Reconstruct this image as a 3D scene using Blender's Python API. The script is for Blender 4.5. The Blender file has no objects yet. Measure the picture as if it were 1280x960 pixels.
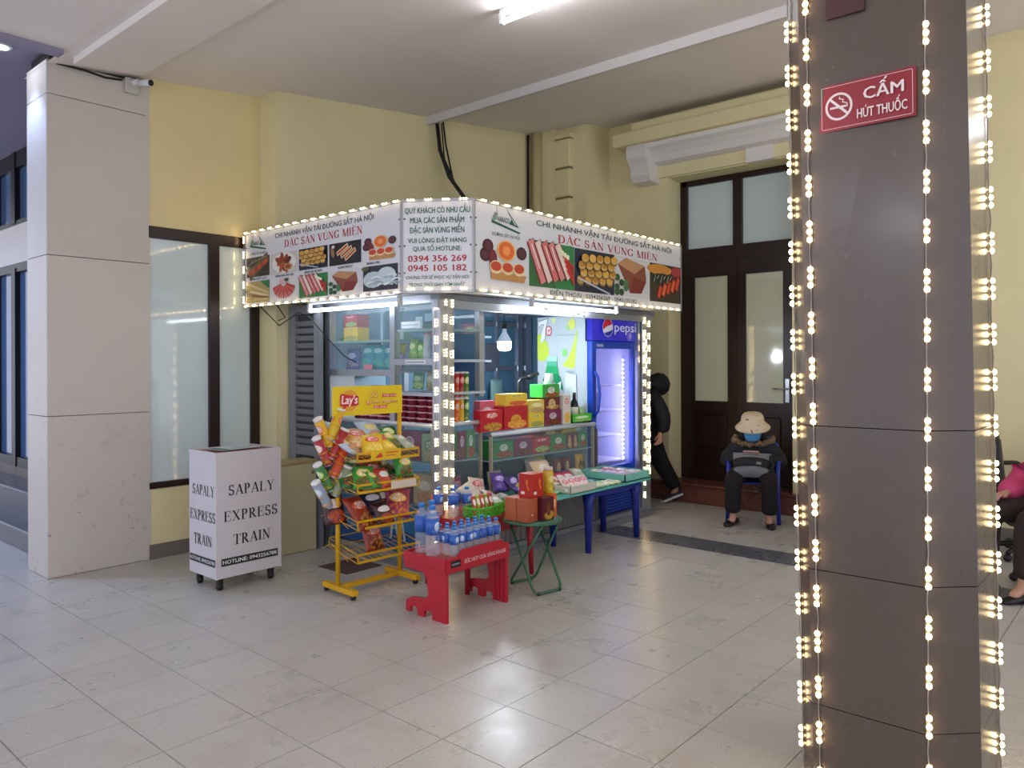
import bpy, math, random
from mathutils import Vector, Matrix
random.seed(7)
scn = bpy.context.scene
COL = scn.collection
PI = math.pi
# ---------------------------------------------------------------- camera, world, exposure
cam_d = bpy.data.cameras.new('camera'); cam = bpy.data.objects.new('camera', cam_d); COL.objects.link(cam)
cam_d.sensor_width = 36; cam_d.lens = 27.0; cam_d.shift_y = -27.5/1280
FW = Vector((.7541, .6568, 0)).normalized(); RT = Vector((.6568, -.7541, 0)).normalized(); UP = Vector((0, 0, 1))
ROLL = .003
_r = RT*math.cos(ROLL)-UP*math.sin(ROLL); _u = RT*math.sin(ROLL)+UP*math.cos(ROLL)
cam.matrix_world = Matrix(((_r.x, _u.x, -FW.x, 0), (_r.y, _u.y, -FW.y, 0), (_r.z, _u.z, -FW.z, 1.5), (0, 0, 0, 1)))
scn.camera = cam
w = bpy.data.worlds.new('world'); scn.world = w; w.use_nodes = True
w.node_tree.nodes['Background'].inputs[0].default_value = (.74, .76, .88, 1)
w.node_tree.nodes['Background'].inputs[1].default_value = 1.0
scn.view_settings.view_transform = 'Standard'; scn.view_settings.look = 'None'
scn.view_settings.exposure = 0.8; scn.view_settings.gamma = 1
try: scn.view_settings.use_curve_mapping = False
except Exception: pass
TUBE = 38.0          # strength of the ceiling tubes
# ---------------------------------------------------------------- materials
def lin(h):
    if isinstance(h, str):
        h = h.lstrip('#'); c = [int(h[i:i+2], 16)/255 for i in (0, 2, 4)]
    else: c = list(h)
    return [((x+.055)/1.055)**2.4 if x > .04045 else x/12.92 for x in c]
_mats = {}
def mat(color, rough=.5, metal=0, emit=0, alpha=1, trans=0, name=None, noise=0, nscale=8, ior=1.45, bump=0, bscale=60, spec=.5, dirt=None):
    key = (str(color), rough, metal, emit, alpha, trans, noise, nscale, bump, bscale, spec, str(dirt))
    if key in _mats: return _mats[key]
    m = bpy.data.materials.new(name or 'paint'); m.use_nodes = True
    nt = m.node_tree; b = nt.nodes['Principled BSDF']; c = lin(color)
    b.inputs['Base Color'].default_value = (*c, 1); b.inputs['Roughness'].default_value = rough
    b.inputs['Metallic'].default_value = metal; b.inputs['IOR'].default_value = ior
    b.inputs['Specular IOR Level'].default_value = spec
    if emit:
        b.inputs['Emission Color'].default_value = (*c, 1); b.inputs['Emission Strength'].default_value = emit
    if trans: b.inputs['Transmission Weight'].default_value = trans
    b.inputs['Alpha'].default_value = alpha
    if noise or bump or dirt:
        tc = nt.nodes.new('ShaderNodeTexCoord'); n = nt.nodes.new('ShaderNodeTexNoise')
        n.inputs['Scale'].default_value = nscale; n.inputs['Detail'].default_value = 6
        nt.links.new(tc.outputs['Object'], n.inputs['Vector'])
    if noise:
        r = nt.nodes.new('ShaderNodeMapRange'); r.inputs[1].default_value = .3; r.inputs[2].default_value = .7
        r.inputs[3].default_value = 1-noise; r.inputs[4].default_value = 1+noise
        nt.links.new(n.outputs[0], r.inputs[0])
        mx = nt.nodes.new('ShaderNodeMix'); mx.data_type = 'RGBA'; mx.blend_type = 'MULTIPLY'; mx.inputs[0].default_value = 1
        mx.inputs[6].default_value = (*c, 1); nt.links.new(r.outputs[0], mx.inputs[7]); out = mx.outputs[2]
        if dirt:
            n2 = nt.nodes.new('ShaderNodeTexNoise'); n2.inputs['Scale'].default_value = dirt[1]; n2.inputs['Detail'].default_value = 8; n2.inputs['Roughness'].default_value = .7
            nt.links.new(tc.outputs['Object'], n2.inputs['Vector'])
            r2 = nt.nodes.new('ShaderNodeMapRange'); r2.inputs[1].default_value = dirt[2]; r2.inputs[2].default_value = dirt[2]+.06; nt.links.new(n2.outputs[0], r2.inputs[0])
            m2 = nt.nodes.new('ShaderNodeMix'); m2.data_type = 'RGBA'; nt.links.new(r2.outputs[0], m2.inputs[0]); nt.links.new(out, m2.inputs[6])
            m2.inputs[7].default_value = (*lin(dirt[0]), 1); out = m2.outputs[2]
        nt.links.new(out, b.inputs['Base Color'])
    if bump:
        n3 = nt.nodes.new('ShaderNodeTexNoise'); n3.inputs['Scale'].default_value = bscale; nt.links.new(tc.outputs['Object'], n3.inputs['Vector'])
        bm_ = nt.nodes.new('ShaderNodeBump'); bm_.inputs['Strength'].default_value = bump; bm_.inputs['Distance'].default_value = .01
        nt.links.new(n3.outputs[0], bm_.inputs['Height']); nt.links.new(bm_.outputs[0], b.inputs['Normal'])
    _mats[key] = m
    return m
def glass_mat(tint, alpha=.25, rough=.03):
    return mat(tint, rough=rough, alpha=alpha, name='glass', spec=.6)
def pack_mat(base, logo, food, food2=None, up='Y', rough=.3, ly=.62, lw=.34, lh=.17, text='#ffffff'):
    """printed packaging: oval mark with pale script, mottled food picture below"""
    key = ('pack', base, logo, food, food2, up, rough, ly, lw, lh, text)
    if key in _mats: return _mats[key]
    m = bpy.data.materials.new('printed_package'); m.use_nodes = True; nt = m.node_tree; N = nt.nodes; L = nt.links
    b = N['Principled BSDF']; b.inputs['Roughness'].default_value = rough
    tc = N.new('ShaderNodeTexCoord'); s = N.new('ShaderNodeSeparateXYZ'); L.new(tc.outputs['Generated'], s.inputs[0])
    gx, gy = s.outputs['X'], s.outputs[up]
    def M(op, a, b_=None, c_=None):
        n = N.new('ShaderNodeMath'); n.operation = op
        for i, v in enumerate((a, b_, c_)):
            if v is None: continue
            if isinstance(v, (int, float)): n.inputs[i].default_value = v
            else: L.new(v, n.inputs[i])
        return n.outputs[0]
    def MX(f, a, b_):
        n = N.new('ShaderNodeMix'); n.data_type = 'RGBA'
        L.new(f, n.inputs[0])
        for i, v in ((6, a), (7, b_)):
            if isinstance(v, str): n.inputs[i].default_value = (*lin(v), 1)
            else: L.new(v, n.inputs[i])
        return n.outputs[2]
    d = M('ADD', M('POWER', M('ABSOLUTE', M('DIVIDE', M('SUBTRACT', gx, .5), lw)), 2.0), M('POWER', M('ABSOLUTE', M('DIVIDE', M('SUBTRACT', gy, ly), lh)), 2.0))
    oval = M('LESS_THAN', d, 1.0)
    cb = N.new('ShaderNodeCombineXYZ'); L.new(M('MULTIPLY', gx, 9.0), cb.inputs[0]); L.new(M('MULTIPLY', gy, 7.0), cb.inputs[1])
    no = N.new('ShaderNodeTexNoise'); no.inputs['Scale'].default_value = 1.6; no.inputs['Detail'].default_value = 2; L.new(cb.outputs[0], no.inputs[0])
    scr = M('MULTIPLY', M('LESS_THAN', M('ABSOLUTE', M('SUBTRACT', no.outputs[0], .5)), .035), M('LESS_THAN', d, .62))
    vo = N.new('ShaderNodeTexVoronoi'); vo.inputs['Scale'].default_value = 1.1; L.new(cb.outputs[0], vo.inputs['Vector'])
    fd = M('ADD', M('POWER', M('ABSOLUTE', M('DIVIDE', M('SUBTRACT', gx, .55), .42)), 2.0), M('POWER', M('ABSOLUTE', M('DIVIDE', M('SUBTRACT', gy, .22), .2)), 2.0))
    ff = M('LESS_THAN', M('ADD', fd, M('MULTIPLY', no.outputs[0], .5)), 1.2)
    fcol = MX(M('MINIMUM', M('MULTIPLY', vo.outputs['Distance'], 1.6), 1.0), food, food2 or base)
    c = MX(ff, base, fcol); c = MX(oval, c, logo); c = MX(scr, c, text)
    L.new(c, b.inputs['Base Color'])
    _mats[key] = m
    return m
# ---------------------------------------------------------------- geometry accumulator
class G:
    def __init__(s): s.v = []; s.f = []; s.mi = []; s.m = []; s.sm = []
    def _m(s, m):
        if m not in s.m: s.m.append(m)
        return s.m.index(m)
    def add(s, vs, fs, m, M=None, smooth=False):
        o = len(s.v); s.v += [tuple(M @ Vector(v)) for v in vs] if M else [tuple(v) for v in vs]
        k = s._m(m)
        for f in fs: s.f.append([i+o for i in f]); s.mi.append(k); s.sm.append(smooth)
        return s
    def box(s, a, b, m, M=None, ch=0):
        x0, y0, z0 = [min(p, q) for p, q in zip(a, b)]; x1, y1, z1 = [max(p, q) for p, q in zip(a, b)]
        if ch:
            # chamfered vertical+horizontal edges: three nested rings
            c = min(ch, (x1-x0)/2.01, (y1-y0)/2.01, (z1-z0)/2.01); vs = []
            for z, k in ((z0, c), (z0+c, 0), (z1-c, 0), (z1, c)):
                e = c+k if k else c
                vs += [(x0+e, y0+k, z), (x1-e, y0+k, z), (x1-k, y0+e, z), (x1-k, y1-e, z), (x1-e, y1-k, z), (x0+e, y1-k, z), (x0+k, y1-e, z), (x0+k, y0+e, z)]
            fs = [list(range(7, -1, -1)), list(range(24, 32))]
            for r in range(3):
                for i in range(8): fs.append([r*8+i, r*8+(i+1) % 8, r*8+8+(i+1) % 8, r*8+8+i])
            return s.add(vs, fs, m, M)
        vs = [(x0, y0, z0), (x1, y0, z0), (x1, y1, z0), (x0, y1, z0), (x0, y0, z1), (x1, y0, z1), (x1, y1, z1), (x0, y1, z1)]
        return s.add(vs, [(3, 2, 1, 0), (4, 5, 6, 7), (0, 1, 5, 4), (1, 2, 6, 5), (2, 3, 7, 6), (3, 0, 4, 7)], m, M)
    def tube(s, pts, r, m, n=8, cap=True, smooth=True, closed=False):
        P = [Vector(p) for p in pts]; k = len(P); rs = r if isinstance(r, (list, tuple)) else [r]*k
        vs = []; nx = None
        for i, p in enumerate(P):
            if closed: t = P[(i+1) % k]-P[i-1]
            else: t = (P[min(i+1, k-1)]-P[max(i-1, 0)])
            t.normalize()
            if nx is None: nx = t.orthogonal().normalized()
            nx = (nx-t*nx.dot(t)).normalized(); by = t.cross(nx)
            for j in range(n):
                a = 2*PI*j/n; vs.append(p+(nx*math.cos(a)+by*math.sin(a))*rs[i])
        fs = []
        for i in range(k if closed else k-1):
            for j in range(n): fs.append([i*n+j, i*n+(j+1) % n, ((i+1) % k)*n+(j+1) % n, ((i+1) % k)*n+j])
        if cap and not closed: fs += [list(range(n-1, -1, -1)), list(range((k-1)*n, k*n))]
        return s.add(vs, fs, m, None, smooth)
    def lathe(s, prof, m, n=16, M=None, smooth=True, axis='Z'):
        vs = []
        for r, z in prof:
            for j in range(n):
                a = 2*PI*j/n; vs.append((r*math.cos(a), r*math.sin(a), z))
        fs = []; k = len(prof)
        for i in range(k-1):
            for j in range(n): fs.append([i*n+j, i*n+(j+1) % n, (i+1)*n+(j+1) % n, (i+1)*n+j])
        if prof[0][0] > 1e-4: fs.append(list(range(n-1, -1, -1)))
        if prof[-1][0] > 1e-4: fs.append(list(range((k-1)*n, k*n)))
        return s.add(vs, fs, m, M, smooth)
    def prism(s, poly, lo, hi, m, M=None, axis='Z'):
        n = len(poly)
        def P(a, b, c): return {'Z': (a, b, c), 'X': (c, a, b), 'Y': (a, c, b)}[axis]
        vs = [P(a, b, lo) for a, b in poly]+[P(a, b, hi) for a, b in poly]
        fs = [list(range(n-1, -1, -1)), list(range(n, 2*n))]+[[i, (i+1) % n, n+(i+1) % n, n+i] for i in range(n)]
        return s.add(vs, fs, m, M)
    def ball(s, c, r, m, n=10, k=6, sc=(1, 1, 1)):
        prof = [(math.sin(PI*i/k)*r if 0 < i < k else 0.00001, -math.cos(PI*i/k)*r) for i in range(k+1)]
        return s.lathe(prof, m, n, Matrix.Translation(c) @ Matrix.Diagonal((*sc, 1)))
    def obj(s, name, parent=None, loc=None, rot=None, bevel=0):
        me = bpy.data.meshes.new(name); me.from_pydata(s.v, [], s.f)
        for m in s.m: me.materials.append(m)
        me.polygons.foreach_set('material_index', s.mi); me.polygons.foreach_set('use_smooth', s.sm); me.update()
        o = bpy.data.objects.new(name, me); COL.objects.link(o)
        if parent: o.parent = parent
        if loc: o.location = loc
        if rot: o.rotation_euler = rot
        if bevel:
            b = o.modifiers.new('b', 'BEVEL'); b.width = bevel; b.segments = 2; b.limit_method = 'ANGLE'; b.angle_limit = .9
        return o
def thing(name, label, cat, loc=(0, 0, 0), rz=0, group=None, rot=None):
    o = bpy.data.objects.new(name, None); COL.objects.link(o); o.empty_display_size = .1
    o.location = loc; o.rotation_euler = rot or (0, 0, rz); tag(o, label, cat, group); return o
def tag(o, label=None, cat=None, group=None):
    if label: o['label'] = label
    if cat: o['category'] = cat
    if group: o['group'] = group
    return o
def struct(o): o['kind'] = 'structure'; return o
_kids = {}
def dup(root, loc=None, rot=None, label=None, group=None, sc=None):
    c = root.copy(); COL.objects.link(c)
    if loc is not None: c.location = loc
    if rot is not None: c.rotation_euler = rot if not isinstance(rot, (int, float)) else (0, 0, rot)
    if sc is not None: c.scale = sc
    if label: c['label'] = label
    if group: c['group'] = group
    for ch in list(root.children):
        d = ch.copy(); COL.objects.link(d); d.parent = c
        for g in list(ch.children):
            e = g.copy(); COL.objects.link(e); e.parent = d
    return c
def rotm(rx=0, ry=0, rz=0, loc=(0, 0, 0)):
    from mathutils import Euler
    return Matrix.Translation(loc) @ Euler((rx, ry, rz)).to_matrix().to_4x4()
# ---------------------------------------------------------------- lettering
_tc = {}
def text_geo(txt, bold=0.0, shear=0.0):
    k = (txt, bold, shear)
    if k in _tc: return _tc[k]
    c = bpy.data.curves.new('t', 'FONT'); c.body = txt; c.size = 1; c.offset = bold; c.shear = shear; c.resolution_u = 2; c.fill_mode = 'FRONT'
    o = bpy.data.objects.new('t', c); COL.objects.link(o); dg = bpy.context.evaluated_depsgraph_get()
    me = o.evaluated_get(dg).to_mesh(); vs = [tuple(v.co) for v in me.vertices]; fs = [list(p.vertices) for p in me.polygons]
    o.evaluated_get(dg).to_mesh_clear(); bpy.data.objects.remove(o); bpy.data.curves.remove(c)
    _tc[k] = (vs, fs); return _tc[k]
def cap_of(bold, shear=0):
    vs, _ = text_geo('H', bold, shear); ys = [v[1] for v in vs]; return min(ys), max(ys)
# serif capitals drawn with thick and thin strokes
def serif_geo(txt):
    if ('serif', txt) in _tc: return _tc[('serif', txt)]
    V = []; F = []
    def quad(p): o = len(V); V.extend([(a, b, 0) for a, b in p]); F.append([o+i for i in range(len(p))])
    def st(x0, y0, x1, y1, w):
        d = Vector((x1-x0, y1-y0)); n = Vector((-d.y, d.x)).normalized()*w/2
        if abs(d.y) > abs(d.x)*.15:  # cut flat horizontally
            h = w/2/max(.3, abs(d.normalized().y)); quad([(x0-h, y0), (x0+h, y0), (x1+h, y1), (x1-h, y1)] if y1 > y0 else [(x0+h, y0), (x0-h, y0), (x1-h, y1), (x1+h, y1)])
        else: quad([(x0-n.x, y0-n.y), (x1-n.x, y1-n.y), (x1+n.x, y1+n.y), (x0+n.x, y0+n.y)])
    def arc(cx, cy, rx, ry, a0, a1, w0, w1, n=14):
        for i in range(n):
            q = []
            for t, s in ((i/n, 1), ((i+1)/n, 1), ((i+1)/n, -1), (i/n, -1)):
                a = a0+(a1-a0)*t; ww = (w0*abs(math.cos(a))+w1*abs(math.sin(a)))/2*s
                q.append((cx+(rx+ww)*math.cos(a), cy+(ry+ww)*math.sin(a)))
            quad(q)
    T, t, S = .135, .05, .04
    def sf(x, y, w=.24): quad([(x-w/2, y-S/2), (x+w/2, y-S/2), (x+w/2, y+S/2), (x-w/2, y+S/2)])
    def foot(x, top, w=.26): sf(x, S/2 if not top else 1-S/2, w)
    x = 0
    W = dict(S=.56, A=.74, P=.6, L=.62, Y=.74, E=.64, X=.74, R=.7, T=.66, I=.3, N=.76, M=.92, V=.74, U=.74, G=.74, C=.7, D=.76)
    base = {'Đ': 'D', 'Ặ': 'A', 'Ả': 'A', 'Ù': 'U', 'Ề': 'E'}
    for chh in txt:
        if chh == ' ': x += .36; continue
        c = base.get(chh, chh); wd = W[c]; o0 = len(V)
        if c == 'A': st(.08, 0, .38, 1, t); st(.38, 1, .64, 0, T); quad([(.2, .32), (.54, .32), (.54, .37), (.2, .37)]); foot(.09, 0, .22); foot(.63, 0, .26)
        elif c == 'P' or c == 'R':
            st(.15, 0, .15, 1, T); foot(.15, 0, .3); foot(.12, 1, .2); arc(.28, .74, .19, .235, -PI/2, PI/2, T, t)
            quad([(.15, .955), (.3, .955), (.3, 1), (.15, 1)]); quad([(.15, .48), (.3, .48), (.3, .525), (.15, .525)])
            if c == 'R': st(.3, .5, .6, 0, T); foot(.62, 0, .16)
        elif c == 'L': st(.15, 0, .15, 1, T); foot(.15, 1, .3); foot(.3, 0, .56); st(.57, 0, .575, .25, t)
        elif c == 'E': st(.15, 0, .15, 1, T); foot(.3, 1, .54); foot(.31, 0, .56); sf(.3, .52, .3); st(.56, 0, .58, .25, t); st(.55, 1, .55, .78, t); st(.44, .42, .44, .62, t)
        elif c == 'Y': st(.12, 1, .37, .45, T); st(.62, 1, .38, .45, t); st(.37, 0, .37, .48, T); foot(.37, 0, .3); foot(.12, 1, .26); foot(.63, 1, .2)
        elif c == 'X': st(.12, 1, .62, 0, T); st(.6, 1, .12, 0, t); foot(.12, 1, .24); foot(.6, 1, .2); foot(.12, 0, .2); foot(.62, 0, .24)
        elif c == 'T': st(.33, 0, .33, 1, T); foot(.33, 0, .3); foot(.33, 1, .62); st(.03, 1, .03, .76, t); st(.63, 1, .63, .76, t)
        elif c == 'I': st(.15, 0, .15, 1, T); foot(.15, 0, .28); foot(.15, 1, .28)
        elif c == 'N': st(.14, 0, .14, 1, t); st(.14, 1, .62, 0, T); st(.62, 0, .62, 1, t); foot(.14, 0, .22); foot(.1, 1, .2); foot(.62, 1, .22)
        elif c == 'M': st(.14, 0, .14, 1, t); st(.16, 1, .45, 0, T); st(.76, 1, .45, 0, t); st(.78, 0, .78, 1, T); foot(.14, 0, .22); foot(.1, 1, .2); foot(.78, 0, .26); foot(.8, 1, .22)
        elif c == 'V': st(.1, 1, .37, 0, T); st(.64, 1, .39, 0, t); foot(.1, 1, .26); foot(.64, 1, .2)
        elif c == 'U': st(.14, .3, .14, 1, T); st(.62, .3, .62, 1, t); arc(.38, .3, .24, .27, PI, 2*PI, .09, .06); foot(.14, 1, .28); foot(.62, 1, .22)
        elif c == 'D': st(.15, 0, .15, 1, T); arc(.3, .5, .34, .475, -PI/2, PI/2, T, t); quad([(.02, .955), (.32, .955), (.32, 1), (.02, 1)]); quad([(.02, 0), (.32, 0), (.32, .045), (.02, .045)])
        elif c in 'CG':
            arc(.38, .5, .3, .475, PI*.22, PI*1.78, T, t, 20); st(.62, .72, .62, 1, t)
            if c == 'G': st(.6, .05, .6, .42, .11); sf(.58, .42, .26)
        elif c == 'S': arc(.27, .735, .17, .24, PI*.12, PI*1.4, .1, t); arc(.28, .255, .19, .235, -PI*.95, PI*.45, .11, t); st(.14, .56, .42, .42, .13); st(.44, .74, .44, 1, t); st(.08, 0, .08, .28, t)
        if chh == 'Đ': sf(.13, .5, .3)
        if chh == 'Ặ': arc(.37, 1.2, .11, .1, PI, 2*PI, .05, .05, 8); arc(.37, -.15, .025, .025, 0, 2*PI, .05, .05, 8)
        if chh == 'Ả': arc(.37, 1.2, .06, .06, -PI/2, PI*.8, .05, .05, 8)
        if chh == 'Ù': st(.3, 1.26, .42, 1.1, .07)
        if chh == 'Ề': st(.18, 1.08, .32, 1.2, .05); st(.32, 1.2, .46, 1.08, .05); st(.1, 1.3, .2, 1.2, .06)
        for i in range(o0, len(V)): V[i] = (V[i][0]+x, V[i][1], 0)
        x += wd+.06
    _tc[('serif', txt)] = (V, F); return _tc[('serif', txt)]
class Print:
    """flat print lying on a surface: origin, u and v unit vectors, normal"""
    def __init__(s, o, u, v, lift=.0012):
        s.o = Vector(o); s.u = Vector(u).normalized(); s.v = Vector(v).normalized(); s.n = s.u.cross(s.v); s.g = G(); s.l = lift; s.k = 0
    def pt(s, a, b): return s.o+s.u*a+s.v*b+s.n*(s.l+s.k*.0005)
    def poly(s, pts, c, up=True):
        if up: s.k += 1
        m = c if not isinstance(c, str) else mat(c, .45, name='print_ink')
        s.g.add([s.pt(a, b) for a, b in pts], [list(range(len(pts)))], m); return s
    def rect(s, a0, b0, a1, b1, c, up=True): return s.poly([(a0, b0), (a1, b0), (a1, b1), (a0, b1)], c, up)
    def ell(s, a, b, ra, rb, c, rot=0, n=18, up=True):
        return s.poly([(a+ra*math.cos(t)*math.cos(rot)-rb*math.sin(t)*math.sin(rot), b+ra*math.cos(t)*math.sin(rot)+rb*math.sin(t)*math.cos(rot)) for t in [2*PI*i/n for i in range(n)]], c, up)
    def line(s, pts, w, c):
        s.k += 1
        for (a, b), (a2, b2) in zip(pts, pts[1:]):
            d = Vector((a2-a, b2-b)); n = Vector((-d.y, d.x)).normalized()*w/2
            s.poly([(a-n.x, b-n.y), (a2-n.x, b2-n.y), (a2+n.x, b2+n.y), (a+n.x, b+n.y)], c, False)
        return s
    def text(s, txt, a0, b0, a1, cap, c, bold=.0, serif=False, shear=0):
        """a0..a1 width, b0 baseline, cap height"""
        s.k += 1; m = c if not isinstance(c, str) else mat(c, .45, name='print_ink')
        bars = [] if serif else [i for i, ch_ in enumerate(txt) if ch_ == 'Đ']
        if bars: txt = txt.replace('Đ', 'D')
        heavy = bold > .018 and not serif
        if heavy: hv = bold*.7; bold = 0.0
        vs, fs = serif_geo(txt) if serif else text_geo(txt, bold, shear)
        x0 = min(v[0] for v in vs); x1 = max(v[0] for v in vs)
        y0, y1 = (0, 1) if serif else cap_of(bold, shear)
        X = lambda x: a0+(x-x0)/(x1-x0)*(a1-a0)
        s.g.add([s.pt(X(v[0]), b0+(v[1]-y0)/(y1-y0)*cap) for v in vs], fs, m)
        if heavy:
            for dx, dy in ((hv, 0), (-hv, 0), (0, hv*.6), (0, -hv*.6)):
                s.k += .25
                s.g.add([s.pt(X(v[0]+dx), b0+(v[1]+dy-y0)/(y1-y0)*cap) for v in vs], fs, m)
        for q in bars:   # the stroke of each barred D
            xr = max(v[0] for v in text_geo(txt[:q+1], bold, shear)[0]); wd = [v[0] for v in text_geo('D', bold, shear)[0]]; wd = max(wd)-min(wd)
            s.rect(X(xr-wd-.09), b0+cap*.46, X(xr-wd*.5), b0+cap*.56, m, False)
        return s
    def obj(s, name, parent): return s.g.obj(name, parent)
# ================================================================ SETTING
def pos_mat(name, base, rough, spots=None, tint=.06, stain=None, stain_z=None, rr=.08, spec=.5):
    """stone or plaster whose grain follows the place, with a slight tint per piece"""
    m = bpy.data.materials.new(name); m.use_nodes = True; nt = m.node_tree; N = nt.nodes; L = nt.links; b = N['Principled BSDF']
    b.inputs['Specular IOR Level'].default_value = spec
    g = N.new('ShaderNodeNewGeometry'); oi = N.new('ShaderNodeObjectInfo')
    n1 = N.new('ShaderNodeTexNoise'); n1.inputs['Scale'].default_value = 2.2; n1.inputs['Detail'].default_value = 8; n1.inputs['Roughness'].default_value = .65; L.new(g.outputs['Position'], n1.inputs['Vector'])
    ad = N.new('ShaderNodeMath'); ad.operation = 'ADD'; L.new(n1.outputs[0], ad.inputs[0])
    mu = N.new('ShaderNodeMath'); mu.operation = 'MULTIPLY'; L.new(oi.outputs['Random'], mu.inputs[0]); mu.inputs[1].default_value = .35; L.new(mu.outputs[0], ad.inputs[1])
    r = N.new('ShaderNodeMapRange'); r.inputs[1].default_value = .35; r.inputs[2].default_value = 1.0; r.inputs[3].default_value = 1-tint; r.inputs[4].default_value = 1+tint; L.new(ad.outputs[0], r.inputs[0])
    mx = N.new('ShaderNodeMix'); mx.data_type = 'RGBA'; mx.blend_type = 'MULTIPLY'; mx.inputs[0].default_value = 1; mx.inputs[6].default_value = (*lin(base), 1); L.new(r.outputs[0], mx.inputs[7]); out = mx.outputs[2]
    for sc, th, wd, c, amt in (spots or []):
        n = N.new('ShaderNodeTexNoise'); n.inputs['Scale'].default_value = sc; n.inputs['Detail'].default_value = 4; n.inputs['Roughness'].default_value = .6; L.new(g.outputs['Position'], n.inputs['Vector'])
        q = N.new('ShaderNodeMapRange'); q.inputs[1].default_value = th; q.inputs[2].default_value = th+wd; q.inputs[4].default_value = amt; L.new(n.outputs[0], q.inputs[0])
        fac = q.outputs[0]
        if stain_z:
            sp = N.new('ShaderNodeSeparateXYZ'); L.new(g.outputs['Position'], sp.inputs[0]); zz = N.new('ShaderNodeMapRange'); zz.inputs[1].default_value = stain_z; zz.inputs[2].default_value = 0; L.new(sp.outputs[2], zz.inputs[0])
            mm = N.new('ShaderNodeMath'); mm.operation = 'MULTIPLY'; L.new(fac, mm.inputs[0]); L.new(zz.outputs[0], mm.inputs[1]); fac = mm.outputs[0]
        x = N.new('ShaderNodeMix'); x.data_type = 'RGBA'; L.new(fac, x.inputs[0]); L.new(out, x.inputs[6]); x.inputs[7].default_value = (*lin(c), 1); out = x.outputs[2]
    L.new(out, b.inputs['Base Color'])
    rn = N.new('ShaderNodeMapRange'); rn.inputs[1].default_value = .3; rn.inputs[2].default_value = .7; rn.inputs[3].default_value = rough-rr; rn.inputs[4].default_value = rough+rr; L.new(n1.outputs[0], rn.inputs[0]); L.new(rn.outputs[0], b.inputs['Roughness'])
    return m
TILE = pos_mat('terrazzo', '#b9b5ad', .31, [(150, .60, .03, '#77706a', .8), (60, .64, .03, '#8a8079', .6), (4.5, .5, .22, '#a0968f', .35), (26, .715, .015, '#3b3634', .85)], .05)
GROUT = mat('#2e2927', .8, name='grout')
DARKST = pos_mat('dark_stone', '#5a5c62', .3, [(60, .58, .05, '#74767b', .5)], .1)
CEIL = mat('#e8e1db', .9, name='ceiling_paint', noise=.03, nscale=1.5)
CEIL_SHADE = mat('#8f8aa0', .9, name='soffit_shade', noise=.03, nscale=1.5)  # purple-grey puts the shade of the outer soffit into its colour
YEL = pos_mat('yellow_plaster', '#e0d5a6', .75, [(3, .66, .1, '#d4c796', .5)], .05, rr=.05)
YEL_SHADE = pos_mat('yellow_plaster_shade', '#dfd09a', .75, [(3, .62, .1, '#d6c58c', .5)], .05, rr=.05)  # deeper copy of the plaster, for the shaded top of the recess
WHITE = mat('#e0dcd6', .6, name='white_moulding')
MARB = pos_mat('pale_stone_cladding', '#c6bfb5', .4, [(7, .62, .05, '#a79c90', .7), (22, .68, .03, '#4d443d', .8)], .05, stain_z=1.4)
DWOOD = mat('#24120f', .35, name='dark_brown_paint', noise=.12, nscale=5)
FROST = mat('#cddcdc', .06, name='frosted_film_glass', noise=.03, nscale=1, spec=.8)
FROST2 = mat('#c6c9ae', .07, name='frosted_film_glass', noise=.03, nscale=1, spec=.8)
BLUEGL = mat('#4a6488', .08, name='street_glass', spec=.7)
STEPM = pos_mat('red_granite', '#6d4238', .3, [(70, .56, .05, '#4b2a24', .6)], .1)
BASEM = pos_mat('grey_plinth', '#6f675f', .6, [(6, .6, .1, '#48413c', .6)], .1)
ALU = mat('#b4bac4', .32, metal=.75, name='aluminium', noise=.04, nscale=3)
ALUD = mat('#8d9299', .4, metal=.6, name='aluminium_dull', noise=.08, nscale=4)
BLACK = mat('#141414', .4, name='black_plastic')
def ceil_z(x): return 3.77+.11*(max(x, 1.9)-3.54)
# ---- floor: grout bed, tiles one by one, the far rest joined
fl = struct(G().box((-4, -4, -.12), (9.5, 14, -.006), GROUT).obj('floor'))
TX0, TDX, TY0, TDY = 1.735, .386, 2.22, .3715
cols = []
for k in range(-15, 10): cols.append((TX0+k*TDX, TX0+(k+1)*TDX))
for k in range(0, 9): cols.append((5.95+k*TDX, 5.95+(k+1)*TDX))
cells = []
def inview(x, y, m=60):
    d = Vector((x, y, 0)); wv = d.dot(FW)
    if wv < .5: return False
    px = 640+d.dot(RT)/wv*960; py = 452.5+1.5/wv*960
    return -m < px < 1280+m and py < 960+m+30
for (a, b) in cols:
    for j in range(-16, 31):
        y0 = TY0+j*TDY; cells.append((a, b, y0, y0+TDY))
def hid(a, b, c, d):
    cx, cy = (a+b)/2, (c+d)/2
    return (3.8 < cx < 6.5 and 4.0 < cy) or cx > 7.45 or (2.6 < cx and cy > 5.9) or (cx > 2.1 and cy > 6.3) or (1.95 < cx < 2.6 and cy > 5.95)
vis = [c for c in cells if inview((c[0]+c[1])/2, (c[2]+c[3])/2) and not hid(*c)]
vis.sort(key=lambda c: c[0]**2+c[2]**2); near = vis[:298]; nearset = set(near)
tile_me = {}
def tile_obj(a, b, c, d, mm, nm, par, dz=0):
    key = (round(b-a, 3), round(d-c, 3), mm.name)
    if key not in tile_me:
        w_, h_ = b-a, d-c
        o = G().box((.0017, .0017, -.012), (w_-.0017, h_-.0017, 0), mm, ch=0).obj(nm, par); tile_me[key] = o.data
    else:
        o = bpy.data.objects.new(nm, tile_me[key]); COL.objects.link(o); o.parent = par
    o.location = (a, c, dz); return o
rr = random.Random(3)
for c in near: tile_obj(*c, TILE, 'floor_tile', fl, rr.uniform(-.0006, .0004))
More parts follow.
